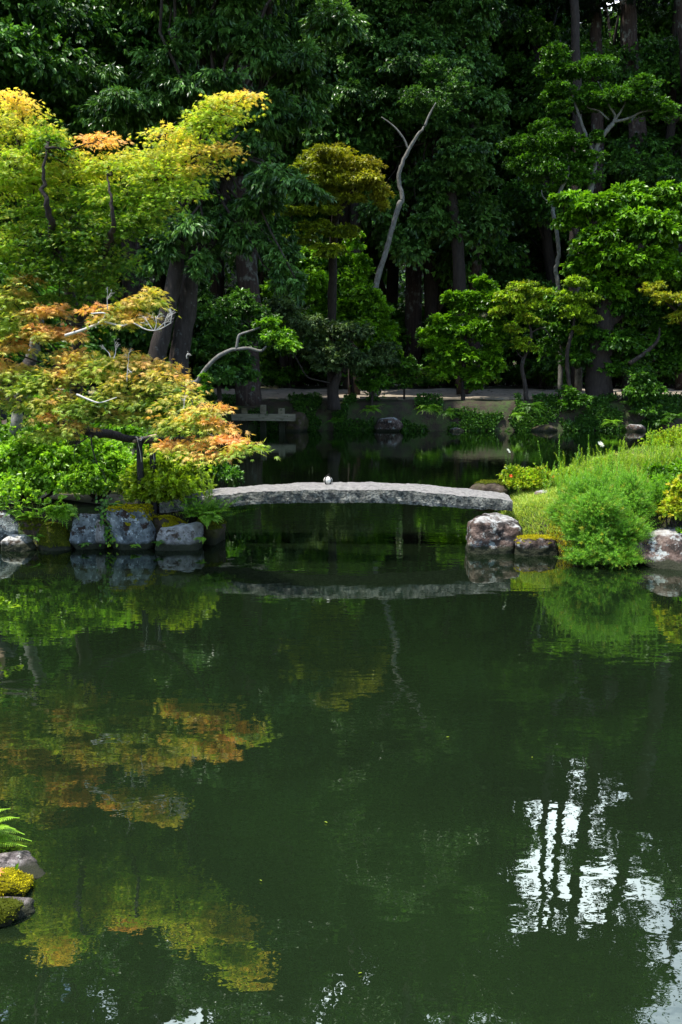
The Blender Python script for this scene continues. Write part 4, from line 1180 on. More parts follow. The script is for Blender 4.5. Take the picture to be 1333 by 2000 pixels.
# each twig is a short leafy shoot
tp_ = pos + out * rng.uniform(.03, .09, (len(pos), 1)); bs = pos - out * .04
blobn = fbm(pos, 3.0, 77, 3)[:, None]; tp_ = tp_ + out * blobn * .26; bs = bs + out * blobn * .22
stems(mb, bs, tp_, .030, 5, arch=.1, whorl=3, spread=.9, start=.2, warm=rng.random(len(pos)) ** 10 * .4, width=.62)
N_ = 320
bx = rng.uniform(2.5, 3.6, N_); by = rng.uniform(9.3, 10.1, N_); bs = np.stack([bx, by, np.full(N_, .55)], -1)
tp_ = bs + np.stack([rng.normal(size=N_) * .05, rng.normal(size=N_) * .05, rng.uniform(.12, .50, N_) - .10 * np.abs((bx - 3.05) / .5)], -1)
stems(mb, bs, tp_, .034, 18, whorl=3, width=.6)
tall = 22
bs = np.stack([rng.uniform(2.4, 3.9, tall), rng.uniform(9.5, 10.6, tall), np.full(tall, .5)], -1); bs[:, 2] = ground_h(bs[:, 0], bs[:, 1])
tp_ = bs + np.stack([rng.normal(size=tall) * .04, rng.normal(size=tall) * .05, rng.uniform(.45, .72, tall)], -1)
stems(mb, bs, tp_, .034, 26, whorl=2)
tag(mb.build('goldenrod_thicket', leaf_mat('goldenrod_leaf', (0.060, 0.190, 0.014), (0.270, 0.560, 0.045), warm=(.5, .4, .03), trans=.4, rough=.4), loc=(2.95, 9.4, .4)),
    'dense billowing clump of fine-leaved goldenrod leaning over the water at the right', 'plant')
mb = MB(); N_ = 210
bx = rng.uniform(2.6, 4.4, N_); by = rng.uniform(10.1, 11.4, N_); bs = np.stack([bx, by, ground_h(bx, by)], -1)
tp_ = bs + np.stack([rng.normal(size=N_) * .05, rng.normal(size=N_) * .06, rng.uniform(.18, .40, N_)], -1)
stems(mb, bs, tp_, .038, 18, whorl=3)
tag(mb.build('goldenrod_thicket', L_lime, loc=(3.4, 10.7, .7)), 'loose stand of pale goldenrod shoots on the slope behind the billowing clump', 'plant')


def blossoms(o, spots, r, mat, name='flower', n=6):
    for s in spots:
        mb = MB(); s = np.array(s)
        a = np.arange(n) / n * 6.283
        d = np.stack([np.cos(a), np.sin(a) * .6 - .6, np.sin(a) * .8 + .4], -1)
        leaves(mb, np.repeat(s[None], n, 0), d, np.tile([[0, -1, .3]], (n, 1)), r, T_OVAL, width=1.3)
        mb.build(name, mat, o)


AZ = dict(split=False, droop=-.15, spread=.75, up=1.0, pad_r=.22, flat=.7, low=-.4)
o = shrub('azalea', 'low clipped azalea with a few orange-red flowers beside the back corner of the bridge', 'shrub',
          [Q(1012, 928, 11.3, 32, 20), Q(1048, 935, 11.2, 34, 22), Q(1030, 945, 11.1, 40, 16)], L_lime, 300, 8, 7, .028, warm=lambda p: rng.random(len(p)) ** 4 * .4, **AZ)
blossoms(o, [P(1080, 932, 11.0), P(998, 930, 11.0)], .03, M_orange)
shrub('azalea', 'small rounded azalea right of the flowering one', 'shrub', [Q(1104, 930, 11.5, 24, 18), Q(1085, 938, 11.4, 18, 12)], L_lime, 120, 8, 7, .028, **AZ)
shrub('azalea', 'mounded yellow-green azalea on the slope behind the goldenrod shoots', 'shrub', [Q(1180, 915, 11.9, 34, 20), Q(1222, 905, 12.1, 26, 18), Q(1150, 925, 11.7, 22, 14)], L_lime, 260, 8, 7, .028, warm=lambda p: rng.random(len(p)) ** 3 * .3, **AZ)
shrub('azalea', 'largest azalea, a broad yellow-green dome on top of the slope at the right edge', 'shrub', [Q(1300, 866, 13.0, 40, 24), Q(1345, 860, 13.0, 50, 28), Q(1280, 880, 12.9, 24, 14), Q(1410, 850, 13.2, 60, 32)], L_lime, 560, 8, 7, .030,
      warm=lambda p: rng.random(len(p)) ** 3 * .3, **AZ)
shrub('garden_shrub', 'mixed green shrub hanging over the big brown rock at the right edge', 'shrub',
      [Q(1300, 960, 9.7, 44, 34), Q(1340, 985, 9.6, 40, 40), Q(1290, 925, 10.0, 30, 22), Q(1350, 930, 9.9, 40, 34), Q(1400, 960, 9.8, 60, 60), Q(1345, 1045, 9.0, 20, 18)], L_bright, 380, 8, 6, .05, **SB)
shrub('garden_shrub', 'yellow and orange leaved sprays in front of the right edge shrub', 'shrub',
      [Q(1322, 985, 9.2, 26, 22), Q(1340, 950, 9.3, 22, 26), Q(1300, 998, 9.2, 12, 8)], L_lime, 90, 7, 6, .05, warm=lambda p: .05 + rng.random(len(p)) ** 2 * .5, **SB)


def spike(label, px, py_top, d, leaf, mat, n=1, cat='plant', name='wildflower', flower=None, grass=0):
    t = np.array(P(px, py_top, d)); g0 = gh(t[0], d)
    base = np.array([t[0] + rng.normal() * .03, d, g0 - .02])
    o = empty(name, tuple(base), label, cat)
    mb = MB()
    bs = base + rng.normal(size=(n, 3)) * np.array([.02, .02, 0]); tp = t + rng.normal(size=(n, 3)) * np.array([.03, .02, .03])
    stems(mb, bs, tp, leaf, 20, whorl=2)
    if grass: blades(mb, np.repeat(base[None], grass, 0) + rng.normal(size=(grass, 3)) * np.array([.05, .05, 0]), .28, lean=.2, width=.004)
    mb.build('stem', mat, o)
    if flower: blossoms(o, [t + np.array([0, 0, .0]), t + np.array([.012, 0, -.02]), t + np.array([-.012, 0, .012])], flower, M_white_petal, n=5)
    return o


spike('tall leafy stem with small white buds behind the flowering azalea', 994, 880, 11.2, .045, L_mid, 2, flower=.02)
spike('blue-green bush clover with a bent dry stalk on the back of the slope', 1130, 888, 11.9, .05, L_mid, 5)
spike('white-tipped flower stalk rising highest from the slope grass', 1174, 868, 11.9, .02, L_grass, 1, flower=.04, grass=14)
spike('slender green spike between the small azalea and the white flower stalk', 1150, 885, 12.0, .03, L_lime, 2, grass=10)
spike('tapering green spike above the mounded azalea', 1222, 855, 12.2, .04, L_lime, 2)
spike('tall shoot at the left side of the broad dome azalea', 1276, 840, 12.7, .045, L_lime, 3)
spike('thin shoot with two pale leaves beside the bridge corner rock', 1012, 945, 10.8, .03, L_lime, 1)

# a few leaves afloat
q0 = None
for i, (px, py) in enumerate([(872, 1442), (512, 1724), (1040, 1480), (300, 1330), (640, 1610), (560, 1190), (700, 1905)]):
    dep = math.atan((py - 1000) / FPX) + PITCH
    p = P(px, py, CAM_H / math.tan(dep))
    if q0 is None:
        mb = MB(); leaves(mb, np.array([[p.x, p.y, .006]]), np.array([[1, .3, .02]]), np.array([[0.05, 0, 1]]), .020, T_OVAL, warm=.0, width=.8)
        q0 = mb.build('floating_leaf', L_olive, loc=(p.x, p.y, .006)); tag(q0, 'tiny fallen leaf afloat on the open pond', 'leaf', 'leaves afloat on the pond')
    else:
        c_ = q0.copy(); COL.objects.link(c_); c_.location = (p.x, p.y, .006); c_.rotation_euler = (0, 0, i * 2.1); c_.scale = (.6 + .09 * (i % 5),) * 3

# ================================================================== FAR BANK TREES
def V3(*a): return Vector(a)


def path_px(pts, d):
    return [P(x, y, (dd[0] if dd else d)) for x, y, *dd in pts]


def rad(px, d): return px / FPX * d / 2


# --- big evergreen oak on the left shore (two stems)
d = 26.0
blobs = [Q(400, 85, d, 90, 42), Q(480, 60, d, 70, 45), Q(555, 110, d, 75, 50), Q(590, 165, d + 1, 60, 50), Q(330, 130, d, 60, 40), Q(250, 210, d, 80, 36), Q(330, 205, d, 80, 30), Q(420, 170, d - .5, 80, 34), Q(500, 220, d, 70, 36),
         Q(580, 235, d + .5, 50, 34), Q(545, 350, d - 1, 60, 40), Q(600, 370, d - 1.4, 42, 26), Q(450, 300, d, 70, 40), Q(500, 400, d, 60, 34), Q(420, 420, d + .5, 60, 44), Q(480, 470, d + .5, 54, 34), Q(400, 490, d + 1, 50, 34),
         Q(550, 490, d, 36, 34), Q(585, 560, d - .5, 24, 30), Q(545, 540, d, 24, 30), Q(370, 350, d, 50, 40), Q(360, 440, d - .8, 50, 30), Q(395, 520, d - .6, 34, 30), Q(330, 480, d - .7, 30, 26), Q(300, 400, d + 1.5, 50, 50), Q(300, 520, d + 2, 40, 40), Q(170, 160, d + 2, 60, 40),
         Q(420, -60, d, 120, 70), Q(560, -40, d, 100, 60), Q(300, -60, d, 100, 60), Q(640, 40, d + 1, 60, 60), Q(480, -220, d - 1.6, 150, 90), Q(330, -250, d - 1, 110, 80), Q(590, -190, d - 2, 80, 60), Q(430, -390, d - 2, 140, 80)]
tree('evergreen_oak', 'great evergreen oak with two leaning stems and drooping narrow leaves, behind the maples', 'tree', (P(302, 760, d).x, d, gh(P(302, 760, d).x, d)),
     [(path_px([(300, 770), (306, 700), (322, 630), (338, 560), (348, 490), (352, 420)], d), [.30, .27, .25, .23, .2, .16]),
      (path_px([(352, 420), (372, 330), (392, 230), (396, 120), (372, 10), (380, -150), (420, -330)], d + .3), [.16, .13, .115, .10, .09, .07, .03]),
      (path_px([(345, 770), (350, 690), (368, 600), (376, 525), (412, 455), (445, 360), (470, 300), (500, 230), (520, 120), (528, 0), (540, -160)], d + .6), [.34, .30, .27, .24, .22, .2, .18, .16, .13, .1, .05])],
     M_bark_brown, blobs, L_oak, 2300, 11, 6, .20, T_DIAMOND, limb_from=P(400, 300, d + .4), limb_r=.16, droop=.75, spread=.55, pad_r=.30, flat=.5, up=.6, width=.85, low=-.6, limb_n=None)

# --- forked bare branch from the left shore
o = empty('leaning_sapling', (P(350, 775, 21).x, 21, gh(P(350, 775, 21).x, 21)), 'bare forked pale branch reaching out over the back pond above the far staging', 'tree')
mb = MB()
tube(mb, path_px([(340, 790), (362, 752), (385, 745), (400, 722), (425, 697), (450, 684), (462, 682)], 21), 0, radii=[.07, .06, .055, .05, .05, .045, .042], per=5, rough=.03, sides=9)
tube(mb, path_px([(462, 682), (485, 680), (505, 685), (513, 684), (521, 676)], 21), .042, .028, per=5, sides=8)
tube(mb, path_px([(462, 682), (466, 658), (472, 652), (490, 646), (512, 637), (530, 628)], 21), .036, .018, per=5, sides=8)
mb.build('trunk', M_bark_grey, o, smooth=True)
foliage([Q(535, 655, 21, 34, 16), Q(565, 672, 20.8, 24, 14), Q(520, 632, 21, 26, 12), Q(395, 760, 21, 14, 12), Q(400, 735, 21, 10, 8)], L_bright, o, 120, 7, 5, .12, T_DIAMOND, droop=.5, spread=.6, pad_r=.3)

tree('creeping_shrub', 'dark glossy shrub mass under the oak on the left shore', 'shrub', (P(430, 760, 29).x, 29, gh(P(430, 760, 29).x, 29)),
     [(path_px([(430, 790), (425, 700), (430, 600)], 29), [.08, .06, .03])], M_bark_dark,
     [Q(430, 620, 29, 60, 40), Q(480, 600, 29.5, 50, 36), Q(400, 670, 28.5, 50, 36), Q(455, 680, 29, 50, 40), Q(470, 730, 29, 36, 30), Q(430, 735, 28.5, 44, 30), Q(510, 640, 29.5, 40, 34), Q(390, 580, 30, 40, 36), Q(240, 640, 29, 70, 60), Q(160, 560, 30, 80, 60), Q(300, 640, 30, 50, 50)],
     L_deep, 520, 10, 6, .14, T_OVAL, droop=.3, spread=.7, pad_r=.28)

# --- arching thin tree with grey-green leaves, centre left
d = 33.6
tree('arching_tree', 'small grey-green tree with thin arching pale branches beside the staging', 'tree', (P(655, 790, d).x, d, gh(P(655, 790, d).x, d + .8)),
     [(path_px([(654, 800), (652, 760), (662, 730), (668, 690)], d + .5), [.26, .2, .13, .07]), (path_px([(668, 690), (640, 655), (600, 642), (570, 642), (555, 650)], d), [.05, .04, .03, .025, .02]), (path_px([(640, 655), (665, 650), (700, 680)], d), [.03, .025, .02]),
      (path_px([(645, 748), (620, 742), (600, 735), (582, 705), (572, 688), (558, 682)], d), [.03, .03, .03, .03, .03, .02])], M_bark_brown,
     [Q(600, 630, d, 40, 20), Q(650, 645, d, 50, 24), Q(690, 650, d, 36, 26), Q(620, 680, d, 40, 22), Q(665, 690, d, 46, 26), Q(700, 700, d, 30, 20), Q(640, 715, d, 30, 14), Q(745, 690, d + .6, 40, 20), Q(560, 600, d + .6, 40, 24)],
     leaf_mat('grey_green_leaf', (0.035, 0.070, 0.022), (0.13, 0.21, 0.065), trans=.3), 420, 9, 6, .15, T_DIAMOND, droop=.35, pad_r=.3, spread=.75)

d = 36.4
tree('evergreen_shrub', 'tall glossy green shrub at the foot of the crooked leaning trunk', 'shrub', (P(680, 770, d).x, d, gh(P(680, 770, d).x, d)),
     [(path_px([(690, 790), (685, 700), (690, 600), (690, 520)], d), [.1, .08, .06, .03])], M_bark_dark,
     [Q(650, 500, d, 36, 30), Q(700, 520, d, 34, 34), Q(610, 560, d, 50, 36), Q(670, 570, d, 56, 34), Q(715, 590, d, 40, 34), Q(560, 610, d + .3, 44, 34), Q(640, 620, d, 50, 30), Q(730, 640, d, 36, 30), Q(690, 640, d, 50, 30), Q(590, 520, d + .6, 40, 30), Q(540, 560, d + .8, 30, 30), Q(750, 690, d, 30, 26),
      Q(722, 575, d - 1.9, 30, 22), Q(738, 610, d - 2.0, 32, 28), Q(715, 655, d - 2.0, 40, 30), Q(755, 655, d - 1.8, 26, 24), Q(690, 470, d + .4, 20, 20), Q(520, 660, d + .6, 30, 30)], L_bright, 1150, 10, 6, .155, T_OVAL, droop=.35, pad_r=.27, spread=.7)
d = 34.8
tree('round_shrub', 'small round-headed shrub on a short stem at the edge of the far path', 'shrub', (P(730, 790, d).x, d, gh(P(730, 790, d).x, d)), [(path_px([(726, 800), (728, 770), (732, 745)], d), [.06, .05, .04])], M_bark_dark,
     [Q(728, 722, d, 36, 18), Q(745, 745, d, 26, 18), Q(715, 748, d, 22, 14)], L_mid, 150, 9, 6, .12, T_OVAL, droop=.2, pad_r=.3)
tree('round_shrub', 'low spreading shrub just right of the round-headed one', 'shrub', (P(790, 775, 36.5).x, 36.5, gh(P(790, 775, 36.5).x, 36.5)), [(path_px([(790, 780), (790, 745)], 36.5), [.05, .03])], M_bark_dark,
     [Q(795, 722, 36.5, 34, 20), Q(770, 705, 36.5, 26, 18), Q(800, 745, 36.5, 20, 12)], L_mid, 120, 9, 6, .13, T_OVAL, droop=.2, pad_r=.3)

# --- leaning bare trunk with its high crown
d = 35.2
tree('leaning_tree', 'crooked pale trunk leaning over the far bank and forking near its top', 'tree', (P(733, 770, d).x, d, gh(P(733, 770, d).x, d)),
     [(path_px([(716, 700), (736, 552), (752, 500), (765, 452), (779, 402), (787, 388), (779, 345), (788, 315), (800, 290), (818, 262), (830, 246)], d), [.125, .115, .105, .10, .11, .085, .08, .075, .07, .06, .03]),
      (path_px([(798, 292), (790, 272), (775, 252), (762, 240), (745, 228)], d), [.045, .04, .04, .03, .02]), (path_px([(830, 246), (840, 222), (852, 200)], d), [.05, .04, .02]), (path_px([(733, 775), (722, 730), (716, 700)], d), [.22, .2, .2])], M_bark_grey,
     [Q(850, 198, d + 1.4, 54, 20), Q(890, 172, d + 1.8, 40, 22), Q(815, 190, d + 1.6, 40, 20), Q(860, 140, d + 2, 50, 24)], L_deep, 200, 9, 6, .12, T_DIAMOND, pad_r=.3)

# --- big-leaved tree behind it
d = 39.5
cb = [Q(760, 95, d, 70, 36), Q(840, 95, d, 60, 36), Q(860, 135, d - .5, 60, 34), Q(790, 140, d - .3, 70, 34), Q(715, 130, d, 50, 40), Q(710, 200, d, 60, 40), Q(780, 215, d + .2, 70, 36), Q(865, 235, d + .5, 50, 34), Q(930, 130, d + .8, 50, 40),
      Q(950, 200, d + .8, 50, 36), Q(900, 300, d + .5, 60, 36), Q(960, 260, d + 1, 36, 30), Q(840, 340, d + .8, 50, 30), Q(920, 350, d + 1, 40, 24), Q(720, 280, d + 1, 50, 34), Q(700, 60, d, 60, 40), Q(780, 20, d, 70, 40), Q(860, 30, d + .5, 60, 44), Q(870, -60, d, 100, 60), Q(740, -70, d, 100, 60), Q(640, 250, d + 1, 50, 40),
      Q(810, -170, d, 120, 60), Q(930, 30, d + 1, 50, 50), Q(660, 330, d + 1.4, 40, 40), Q(640, 130, d + 1, 60, 60), Q(850, 430, d + 1.5, 60, 50), Q(940, 440, d + 1.5, 50, 50), Q(730, 400, d + 1.6, 50, 50), Q(800, 470, d + 1.8, 60, 50)]
tree('broadleaf_tree', 'broad tree with large light-catching leaves above the leaning bare trunk', 'tree', (P(900, 760, d + 1).x, d + 1, gh(P(900, 760, d + 1).x, d + 1)),
     [(path_px([(905, 770), (900, 600), (890, 450), (870, 330), (840, 230), (820, 130), (810, -20), (810, -150)], d + 1), [.34, .3, .27, .24, .2, .15, .1, .05])], M_bark_dark, cb, L_oak, 2900, 10, 6, .20, T_OVAL, limb_from=P(850, 260, d + 1), limb_r=.12,
     droop=.75, spread=.6, pad_r=.28, flat=.5, up=.7, low=-.6)

# --- olive dome maple
d = 30.5
tree('dome_maple', 'olive-gold maple with a smooth domed head in the centre of the far bank', 'tree', (P(652, 800, d + 4).x, d + 4, gh(P(652, 800, d + 4).x, d + 4)),
     [(path_px([(650, 800, d + 4), (648, 660, d + 3.7), (650, 520, d + 2.6), (655, 430, d + 1.2), (660, 350, d), (650, 310, d)], d), [.2, .18, .16, .13, .09, .04]), (path_px([(655, 430, d + .6), (690, 370, d), (725, 350, d), (745, 375, d)], d), [.09, .07, .05, .02])], M_bark_dark,
     [Q(635, 310, d, 55, 22), Q(680, 322, d, 55, 26), Q(715, 350, d, 40, 26), Q(740, 378, d, 22, 18), Q(748, 400, d, 12, 12), Q(620, 345, d, 50, 24), Q(670, 360, d, 50, 20), Q(625, 385, d, 56, 14), Q(700, 385, d, 20, 12), Q(590, 410, d + .3, 50, 12), Q(650, 410, d, 30, 10), Q(570, 350, d + .5, 40, 24), Q(625, 440, d + .6, 44, 14), Q(670, 450, d + .8, 34, 14), Q(590, 470, d + .9, 40, 16), Q(650, 490, d + 1.2, 40, 16)],
     L_olive, 800, 9, 6, .125, T_DIAMOND, pad_r=.24, flat=.35, droop=.5, spread=.8, low=-.15, warm=lambda p: np.clip((p[:, 2] - 6.8) * .10 + (p[:, 0] - 0) * .12, 0, .5) * (.4 + .6 * rng.random(len(p))))
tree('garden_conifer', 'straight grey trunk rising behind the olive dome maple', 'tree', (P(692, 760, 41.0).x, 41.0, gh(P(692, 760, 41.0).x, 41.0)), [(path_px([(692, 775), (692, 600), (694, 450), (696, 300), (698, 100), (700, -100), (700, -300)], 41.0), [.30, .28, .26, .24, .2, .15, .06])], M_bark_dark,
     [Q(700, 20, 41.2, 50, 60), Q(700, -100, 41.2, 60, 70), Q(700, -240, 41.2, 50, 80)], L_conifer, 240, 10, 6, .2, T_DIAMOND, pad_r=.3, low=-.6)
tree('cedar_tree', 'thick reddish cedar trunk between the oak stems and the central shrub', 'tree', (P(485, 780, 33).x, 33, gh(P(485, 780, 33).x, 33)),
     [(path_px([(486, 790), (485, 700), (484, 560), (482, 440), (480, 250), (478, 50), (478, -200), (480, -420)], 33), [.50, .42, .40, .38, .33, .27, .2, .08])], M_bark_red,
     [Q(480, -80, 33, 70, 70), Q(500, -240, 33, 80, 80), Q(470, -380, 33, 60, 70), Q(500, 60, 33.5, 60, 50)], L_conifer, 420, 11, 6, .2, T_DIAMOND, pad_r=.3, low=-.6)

# --- background left trees, dim large leaves
for lab, dd, bl, tx in [('dim leafy tree filling the upper left corner behind the yellow maple', 33.0, [(40, 40, 80, 50), (120, 90, 80, 46), (60, 150, 70, 40), (200, 40, 80, 46), (-40, 80, 80, 70), (100, -60, 130, 70), (150, 175, 60, 34), (0, 250, 90, 60), (80, 350, 90, 70), (60, -200, 150, 90), (240, -150, 110, 80), (130, 460, 90, 60)], 70),
                        ('dim leafy tree between the yellow maple top and the evergreen oak', 31.0, [(230, 110, 80, 46), (290, 60, 70, 50), (310, 150, 60, 40), (220, 190, 70, 34), (130, 215, 50, 26), (300, -50, 90, 60), (260, 280, 80, 50), (360, 30, 50, 40), (250, 380, 80, 60)], 250)]:
    tree('woodland_tree', lab, 'tree', (P(tx, 740, dd).x, dd, gh(P(tx, 740, dd).x, dd)), [(path_px([(tx, 770), (tx + 5, 560), (tx - 8, 350), (tx + 8, 150), (tx + 20, -30)], dd), [.3, .26, .22, .16, .08])], M_bark_dark,
         [Q(a, b, dd, r1, r2) for a, b, r1, r2 in bl], L_wood, 1400, 10, 6, .20, T_OVAL, limb_from=P(tx, 250, dd), limb_r=.1, droop=.7, spread=.6, pad_r=.3, up=.7, low=-.6)

# --- right: pale-branched evergreens
d = 38.0
tree('camellia_tree', 'evergreen with pale forked branches and a spreading small-leaved head, high on the right', 'tree', (P(1150, 760, d).x, d, gh(P(1150, 760, d).x, d)),
     [(path_px([(1130, 770), (1132, 600), (1145, 450), (1155, 365), (1162, 310), (1166, 285), (1180, 262), (1198, 240)], d), [.16, .15, .14, .13, .12, .11, .1, .09]),
      (path_px([(1198, 240), (1202, 225), (1190, 205), (1180, 180), (1168, 158)], d), [.06, .05, .045, .04, .02]), (path_px([(1198, 240), (1210, 222), (1222, 200), (1220, 182)], d), [.06, .05, .04, .02]), (path_px([(1200, 238), (1230, 230), (1255, 218), (1285, 216), (1305, 230)], d), [.06, .05, .04, .03, .02]),
      (path_px([(1190, 234), (1170, 216), (1150, 210), (1148, 198)], d), [.04, .04, .03, .02]), (path_px([(1160, 300), (1142, 255), (1128, 215), (1120, 190), (1108, 155)], d), [.07, .07, .06, .05, .03])], M_bark_grey,
     [Q(1092, 108, d, 30, 18), Q(1078, 128, d, 30, 14), Q(1125, 140, d, 40, 22), Q(1160, 135, d + .4, 44, 18), Q(1105, 180, d, 36, 16), Q(1085, 212, d, 30, 14), Q(1180, 185, d + .2, 60, 26), Q(1240, 175, d, 50, 26), Q(1270, 200, d, 36, 20), Q(1300, 222, d, 30, 18), Q(1230, 210, d + .3, 50, 16), Q(1150, 205, d + .3, 50, 16),
      Q(1080, 245, d, 30, 12), Q(1165, 262, d - .2, 20, 12)], L_mid, 620, 10, 6, .12, T_OVAL, pad_r=.26, flat=.4, droop=-.1)
d = 37.5
tree('camellia_tree', 'thin bent trunk carrying a dim round head of small leaves, left of the pale-branched evergreen', 'tree', (P(1090, 760, d).x, d, gh(P(1090, 760, d).x, d)),
     [(path_px([(1096, 775), (1094, 650), (1090, 555), (1086, 530), (1092, 490), (1086, 440), (1080, 400), (1092, 378), (1106, 350), (1112, 325), (1108, 300)], d), [.1, .095, .09, .09, .085, .08, .08, .075, .07, .05, .03]), (path_px([(1100, 365), (1098, 335), (1085, 325)], d), [.04, .03, .02]), (path_px([(1080, 400), (1062, 385), (1058, 370)], d), [.03, .025, .02])], M_bark_grey,
     [Q(1030, 285, d, 40, 22), Q(1020, 320, d, 30, 26), Q(1060, 310, d, 50, 34), Q(1095, 275, d, 40, 24), Q(1060, 345, d, 50, 26), Q(1110, 320, d + .4, 44, 24), Q(1150, 305, d + .2, 30, 14), Q(1140, 280, d, 26, 14), Q(1080, 250, d + .5, 40, 16), Q(1120, 345, d + .6, 50, 20)], L_mid, 460, 10, 6, .115, T_OVAL, pad_r=.26, flat=.4, droop=0)

# --- bright tree at right
d = 35.6
tree('bright_tree', 'broad tree with fresh bright green leaves and a thick dark trunk at the right edge', 'tree', (P(1170, 800, d).x, d, gh(P(1170, 800, d).x, d)),
     [(path_px([(1172, 815), (1170, 760), (1172, 700), (1180, 600), (1200, 520), (1220, 440)], d), [.72, .55, .50, .4, .28, .12]), (path_px([(1180, 640), (1240, 580), (1280, 480)], d), [.25, .18, .1])], M_bark_dark,
     [Q(1100, 388, d - .4, 34, 12), Q(1150, 400, d - .3, 50, 22), Q(1115, 425, d, 34, 18), Q(1195, 415, d - .3, 50, 26), Q(1235, 385, d, 50, 26), Q(1300, 390, d, 50, 30), Q(1250, 440, d - .6, 60, 34), Q(1310, 450, d - .8, 50, 40), Q(1170, 460, d - .4, 50, 30), Q(1220, 500, d - .8, 60, 34), Q(1290, 520, d - .8, 50, 34), Q(1150, 510, d, 50, 34),
      Q(1360, 430, d, 60, 60), Q(1370, 560, d, 60, 60), Q(1190, 550, d - .5, 50, 30)],
     L_bright, 900, 10, 6, .20, T_OVAL, limb_from=P(1190, 560, d), limb_r=.2, droop=.45, spread=.65, pad_r=.27, flat=.42, low=-.4)
tree('shade_tree', 'dark green lower tree in the shade under the bright one', 'tree', (P(1230, 800, d + .8).x, d + .8, gh(P(1230, 800, d + .8).x, d + .8)),
     [(path_px([(1225, 800), (1222, 700), (1210, 620)], d + .8), [.2, .16, .08]), (path_px([(1230, 710), (1262, 688), (1285, 665), (1290, 640)], d - 1.2), [.09, .08, .06, .03])], M_bark_brown,
     [Q(1180, 600, d + .5, 60, 34), Q(1240, 600, d + .5, 60, 40), Q(1300, 640, d + .5, 50, 40), Q(1120, 640, d + .2, 50, 34), Q(1180, 660, d, 60, 34), Q(1240, 680, d, 50, 34), Q(1130, 700, d, 46, 24), Q(1190, 715, d, 50, 20), Q(1310, 700, d + .6, 50, 40), Q(1080, 680, d + .3, 30, 24), Q(1100, 600, d + .3, 40, 30), Q(1360, 660, d + .6, 60, 60)],
     L_mid, 720, 10, 6, .17, T_OVAL, droop=.4, pad_r=.28, spread=.7)
d = 34.7
tree('pale_maple', 'lime-green maple head layered in front of the shaded tree at the right', 'tree', (P(1120, 790, d).x, d, gh(P(1120, 790, d).x, d)), [(path_px([(1118, 800), (1108, 700), (1120, 640), (1125, 590)], d), [.09, .08, .06, .03])], M_bark_dark,
     [Q(1125, 552, d, 32, 14), Q(1105, 578, d, 26, 16), Q(1140, 580, d, 30, 18), Q(1128, 606, d, 36, 16), Q(1155, 622, d, 22, 12), Q(1130, 645, d, 14, 8)], L_lime, 210, 9, 6, .115, T_DIAMOND, pad_r=.25, flat=.35, droop=.35, low=-.2)
tree('pale_maple', 'slender-stemmed young maple with layered light green foliage standing at the path kerb', 'tree', (P(1028, 780, d + .3).x, d + .3, gh(P(1028, 780, d + .3).x, d + .3)),
     [(path_px([(1029, 785), (1026, 750), (1020, 715), (1032, 680), (1038, 650), (1028, 620)], d + .3), [.10, .09, .08, .07, .06, .03]), (path_px([(1022, 700), (1012, 690), (1010, 680)], d + .3), [.03, .02, .01]), (path_px([(1038, 650), (1060, 640), (1078, 660)], d + .3), [.04, .03, .02])], M_bark_brown,
     [Q(1015, 562, d, 36, 12), Q(1050, 568, d, 26, 12), Q(990, 580, d, 30, 14), Q(1010, 600, d, 40, 12), Q(1050, 596, d, 24, 14), Q(975, 610, d, 22, 12), Q(1025, 622, d, 36, 12), Q(1000, 640, d, 24, 8), Q(1018, 665, d, 18, 7), Q(1030, 678, d, 26, 8)],
     L_lime, 260, 9, 6, .115, T_DIAMOND, pad_r=.25, flat=.35, droop=.35, low=-.2, warm=lambda p: rng.random(len(p)) ** 4 * .3)
d = 35.9
tree('evergreen_shrub', 'rounded bright green shrub at the path, left of the slender young maple', 'shrub', (P(900, 790, d).x, d, gh(P(900, 790, d).x, d)),
     [(path_px([(905, 800), (905, 740), (910, 650), (920, 590)], d), [.1, .08, .06, .03])], M_bark_dark,
     [Q(945, 552, d, 24, 14), Q(965, 575, d, 30, 18), Q(900, 580, d, 30, 20), Q(930, 600, d, 44, 24), Q(865, 630, d, 34, 22), Q(900, 645, d, 46, 26), Q(860, 665, d, 38, 26), Q(890, 695, d, 46, 26), Q(950, 650, d, 40, 30), Q(960, 700, d, 34, 30), Q(870, 725, d, 36, 20), Q(930, 735, d, 36, 24), Q(980, 640, d, 30, 26), Q(835, 650, d + .3, 18, 16)],
     L_bright, 760, 10, 6, .155, T_OVAL, droop=.1, pad_r=.26, spread=.7)
d = 34.0
tree('pale_maple', 'golden-green maple head cut by the right edge above the path', 'tree', (P(1345, 800, d + .4).x, d + .4, gh(P(1345, 800, d + .4).x, d + .4)), [(path_px([(1350, 800), (1345, 700), (1330, 620), (1300, 590)], d + .3), [.12, .1, .07, .03])], M_bark_dark,
     [Q(1272, 565, d, 30, 14), Q(1300, 580, d, 34, 16), Q(1335, 588, d, 40, 18), Q(1335, 620, d, 36, 14), Q(1390, 600, d, 50, 30)], L_lime, 220, 9, 6, .11, T_DIAMOND, pad_r=.24, flat=.35, droop=.4, low=-.2, warm=lambda p: .1 + rng.random(len(p)) * .35)
tree('round_shrub', 'rounded dark shrub on the bank right of the thick trunk', 'shrub', (P(1255, 800, 34.5).x, 34.5, gh(P(1255, 800, 34.5).x, 34.5)), [(path_px([(1256, 805), (1255, 770), (1255, 745)], 34.5), [.06, .05, .03])], M_bark_dark,
     [Q(1255, 730, 34.5, 30, 18), Q(1275, 755, 34.5, 30, 24), Q(1245, 770, 34.4, 34, 22), Q(1262, 795, 34.3, 26, 16)], L_mid, 230, 9, 6, .12, T_DIAMOND, pad_r=.28, droop=.4)
